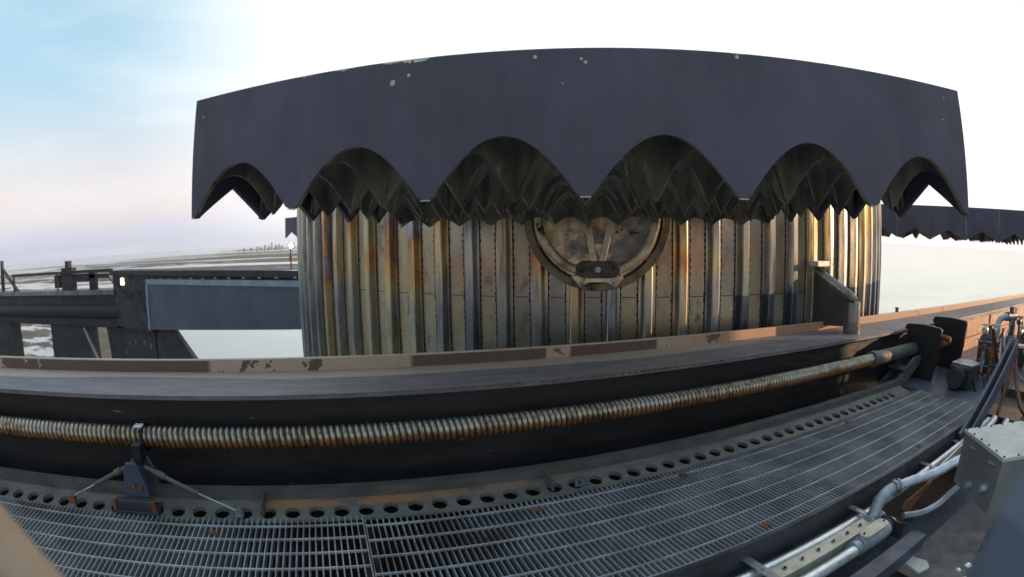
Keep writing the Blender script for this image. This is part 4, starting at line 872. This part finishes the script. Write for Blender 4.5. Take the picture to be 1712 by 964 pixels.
    # clutter behind: boxes and small frames on the deck
    b = MB(); b.box((6.6, 1.2, -1.15), (7.1, 1.7, -0.86)); b.box((6.7, 1.3, -0.86), (6.9, 1.5, -0.74)); tag(astruct(b, 'pump_skid', 'darksteel', bevel=0.01), 'dark stepped pump skid at the far right of the deck plate', 'pump')
    b = MB(); b.tube([(6.3, 1.2, -1.15), (6.3, 1.2, -0.52)], 0.02, 8); b.tube([(7.6, 1.2, -1.15), (7.6, 1.2, -0.52)], 0.02, 8); b.tube([(6.3, 1.2, -0.53), (7.6, 1.2, -0.53)], 0.02, 8); tag(astruct(b, 'guard_rail', 'rust'), 'rusty guard rail at the far right beyond the pipes', 'railing')
machinery()

b = MB(); b.box((9.5, -4.5, -6.0), (12.5, 2.62, 1.62)); b.box((9.4, -4.6, 1.62), (12.6, 2.70, 1.75))  # unseen box, added to keep direct sun off the near arm
for i in range(8): b.box((9.4, -4.5 + i * 1.05, -6.0), (9.5, -4.42 + i * 1.05, 1.62))
tag(b.build('sun_blocker', 'arm'), 'unseen dark ribbed box added at the right to shade the arm from the sun', 'housing')
# ------------------------------------------------------------------ far arm behind the booster
E1 = Vector((-0.929, 0.371, 0)); N1 = Vector((0.371, 0.929, 0)); FA = Matrix(((E1.x, N1.x, 0, -6.2), (E1.y, N1.y, 0, 14.2), (0, 0, 1, 0), (0, 0, 0, 1)))
fr = empty('far_arm', FA, 'dark steel catch arm reaching out to the left behind the booster', 'arm')
def fp(b, name, mats, bevel=0): return b.build(name, mats, fr, bevel=bevel)
b = MB(); b.box((-9, 0, -1.02), (13.9, 1.1, -0.80)); fp(b, 'top_rail', 'arm', 0.02)
b = MB(); b.prism([(-9, 0.15, -1.02), (9.6, 0.15, -1.02), (9.6, 0.15, -3.25), (-9, 0.15, -1.75)], (0, 0.75, 0)); fp(b, 'box_beam', 'arm')
b = MB(); b.prism([(-9, 0.05, -1.18), (9.52, 0.05, -1.36), (9.52, 0.05, -3.28), (-9, 0.05, -1.80)], (0, 0.09, 0)); fp(b, 'panel', 'panel')
b = MB(); b.prism([(-9, 0.0, -1.02), (9.62, 0.0, -1.17), (9.62, 0.0, -1.37), (-9, 0.0, -1.19)], (0, 0.12, 0)); b.prism([(9.50, 0.0, -1.371), (9.68, 0.0, -1.371), (9.72, 0.0, -3.30), (9.54, 0.0, -3.30)], (0, 0.12, 0)); fp(b, 'panel_frame', 'panel_trim')
for i in range(14):
    x = 9.0 - i * 0.82; b = MB(); b.prism([(x - 0.09, -0.03, -1.17 + 0.016 * i * 0.8), (x + 0.09, -0.03, -1.17 + 0.016 * i * 0.8), (x, -0.03, -1.10 + 0.016 * i * 0.8)], (0, 0.028, 0)); fp(b, 'clip', 'panel_trim')
b = MB(); b.box((9.55, 0.12, -3.45), (13.75, 1.0, -0.9)); fp(b, 'end_block', 'arm', 0.03)
b = MB(); b.box((9.9, 0.4, -6.2), (14.3, 0.9, -3.45)); fp(b, 'lower_frame', 'arm')
for x, z in ((10.3, -4.0), (11.0, -3.9), (12.0, -4.0), (12.7, -4.1), (13.3, -4.6), (10.8, -4.9), (12.4, -5.0)):
    b = MB(); b.box((x, 0.37, z - 0.22), (x + 0.1, 0.42, z)); fp(b, 'slot_plate', 'walk')
b = MB(); b.prism([(9.9, 0.45, -3.10), (8.3, 0.45, -3.10), (5.1, 0.45, -5.4), (2.0, 0.45, -7.2), (9.9, 0.45, -7.2)], (0, 0.2, 0)); fp(b, 'gusset', 'arm')
b = MB(); b.box((12.30, 0.08, -1.46), (12.62, 0.12, -1.16)); fp(b, 'lit_sign', 'pilot')
for i in range(12):
    x = 9.9 + (i % 4) * 1.1; z = -1.25 - (i // 4) * 0.95; b = MB(); b.tube([(x, 0.12, z), (x, 0.07, z)], 0.05, 6); fp(b, 'bolt', 'walk')
b = MB(); b.tube(spline([Vector((14.0, 0.0, -1.1)), Vector((12.0, -0.02, -1.95)), Vector((10.6, -0.02, -1.7)), Vector((9.8, 0.0, -2.6)), Vector((9.9, 0.1, -3.6))], 8), 0.03, 8); fp(b, 'cable', 'arm')
# tip section, seen square on
E2 = Vector((-1, 0, 0)); TA = Matrix(((-1, 0, 0, -18.95), (0, 1, 0, 19.35), (0, 0, 1, 0), (0, 0, 0, 1)))
b = MB(); b.box((-0.2, 0, -3.55), (17, 1.2, -1.95)); tb_ = FA.inverted() @ TA
def tp(b, name, mats, bevel=0):
    o = b.build(name, mats, fr, bevel=bevel); o.matrix_basis = tb_; return o
tp(b, 'tip_beam', 'arm', 0.05)
b = MB(); b.tube([(-1.2, 0.22, -2.75), (17, 0.22, -2.9)], 0.42, 20); tp(b, 'tip_pipe', 'black')
b = MB(); b.box((-0.2, -0.1, -1.948), (17, 1.2, -1.72)); tp(b, 'walkway', 'walk')
b = MB(); b.box((0, 0.1, -0.86), (10.2, 0.16, -0.72)); b.box((9.9, 0.1, -1.72), (10.1, 0.16, -0.86)); b.box((4.9, 0.1, -1.72), (5.0, 0.16, -0.86)); tp(b, 'handrail', 'arm')
b = MB(); b.box((3.6, 0.2, -1.72), (4.6, 0.6, -0.55)); b.box((3.9, 0.2, -0.55), (4.2, 0.5, -0.2)); b.box((2.3, 0.25, -1.3), (3.6, 0.5, -0.9)); b.box((0.5, 0.25, -1.15), (2.3, 0.35, -0.95)); b.box((1.6, 0.25, -1.72), (2.1, 0.5, -0.8)); b.box((4.9, 0.25, -1.6), (5.4, 0.5, -0.9)); tp(b, 'winch', 'arm')
b = MB(); b.beam((11.4, 0.1, -0.35), (9.4, 0.1, -1.75), 0.1, 0.22, up=(0, 1, 0)); b.box((11.55, 0.1, -1.72), (11.75, 0.3, 0.15)); tp(b, 'post', 'arm')
for x0_, x1_ in ((10.9, 16), (2.5, 6.0)):
    b = MB(); b.prism([(x0_, 0.1, -3.55), (x1_, 0.1, -3.55), (x1_ + 0.2, 0.1, -9), (x0_ - 0.1, 0.1, -9)], (0, 0.9, 0)); tp(b, 'leg', 'arm')
b = MB(); b.beam((2.6, -0.02, -3.6), (0.9, -0.02, -6.5), 0.12, 0.10, up=(0, 1, 0)); tp(b, 'brace', 'panel_trim')
b = MB(); b.prism([(0.9, 0.2, -3.55), (-0.9, 0.2, -3.55), (-1.0, 0.2, -9), (0.35, 0.2, -9)], (0, 0.6, 0)); tp(b, 'leg', 'arm')
# floodlight on its mast on the far arm
fl = empty('floodlight', Matrix.Translation((-6.55, 14.75, -0.8)), 'brilliant white floodlight on a thin mast at the left edge of the booster', 'floodlight')
b = MB(); b.tube([(0, 0, 0), (0, 0, 0.62)], 0.022, 8); b.build('mast', 'arm', fl)
b = MB(); b.box((-0.09, 0.0, 0.63), (0.09, 0.10, 0.79)); b.build('housing', 'arm', fl, bevel=0.01)
b = MB(); b.tube([(0.02, -0.012, 0.71), (0.02, 0.0, 0.71)], 0.06, 16); b.build('lens', 'lamp', fl)
b = MB(); b.box((-0.04, -0.03, 0.25), (0.04, 0.02, 0.40)); b.build('bracket', 'rust', fl)

# ------------------------------------------------------------------ out of focus things right beside the lens
b = MB(); SP = spline([Vector((-0.325, 0.130, -0.13)), Vector((-0.290, 0.137, -0.165)), Vector((-0.255, 0.14, -0.205)), Vector((-0.225, 0.14, -0.27))], 8); b.tube(SP, 0.022, 16)
tag(b.build('tan_strap', 'tan'), 'out of focus tan strap right beside the lens at the lower left corner', 'strap')
b = MB(); b.prism([(0.262, 0.143, -0.100), (0.240, 0.143, -0.128), (0.231, 0.143, -0.165), (0.228, 0.143, -0.26), (0.40, 0.143, -0.26), (0.40, 0.143, -0.10)], (0.01, -0.10, -0.01))
tag(b.build('camera_bracket', 'housing', bevel=0.01), 'out of focus blue grey camera bracket filling the lower right corner', 'bracket')
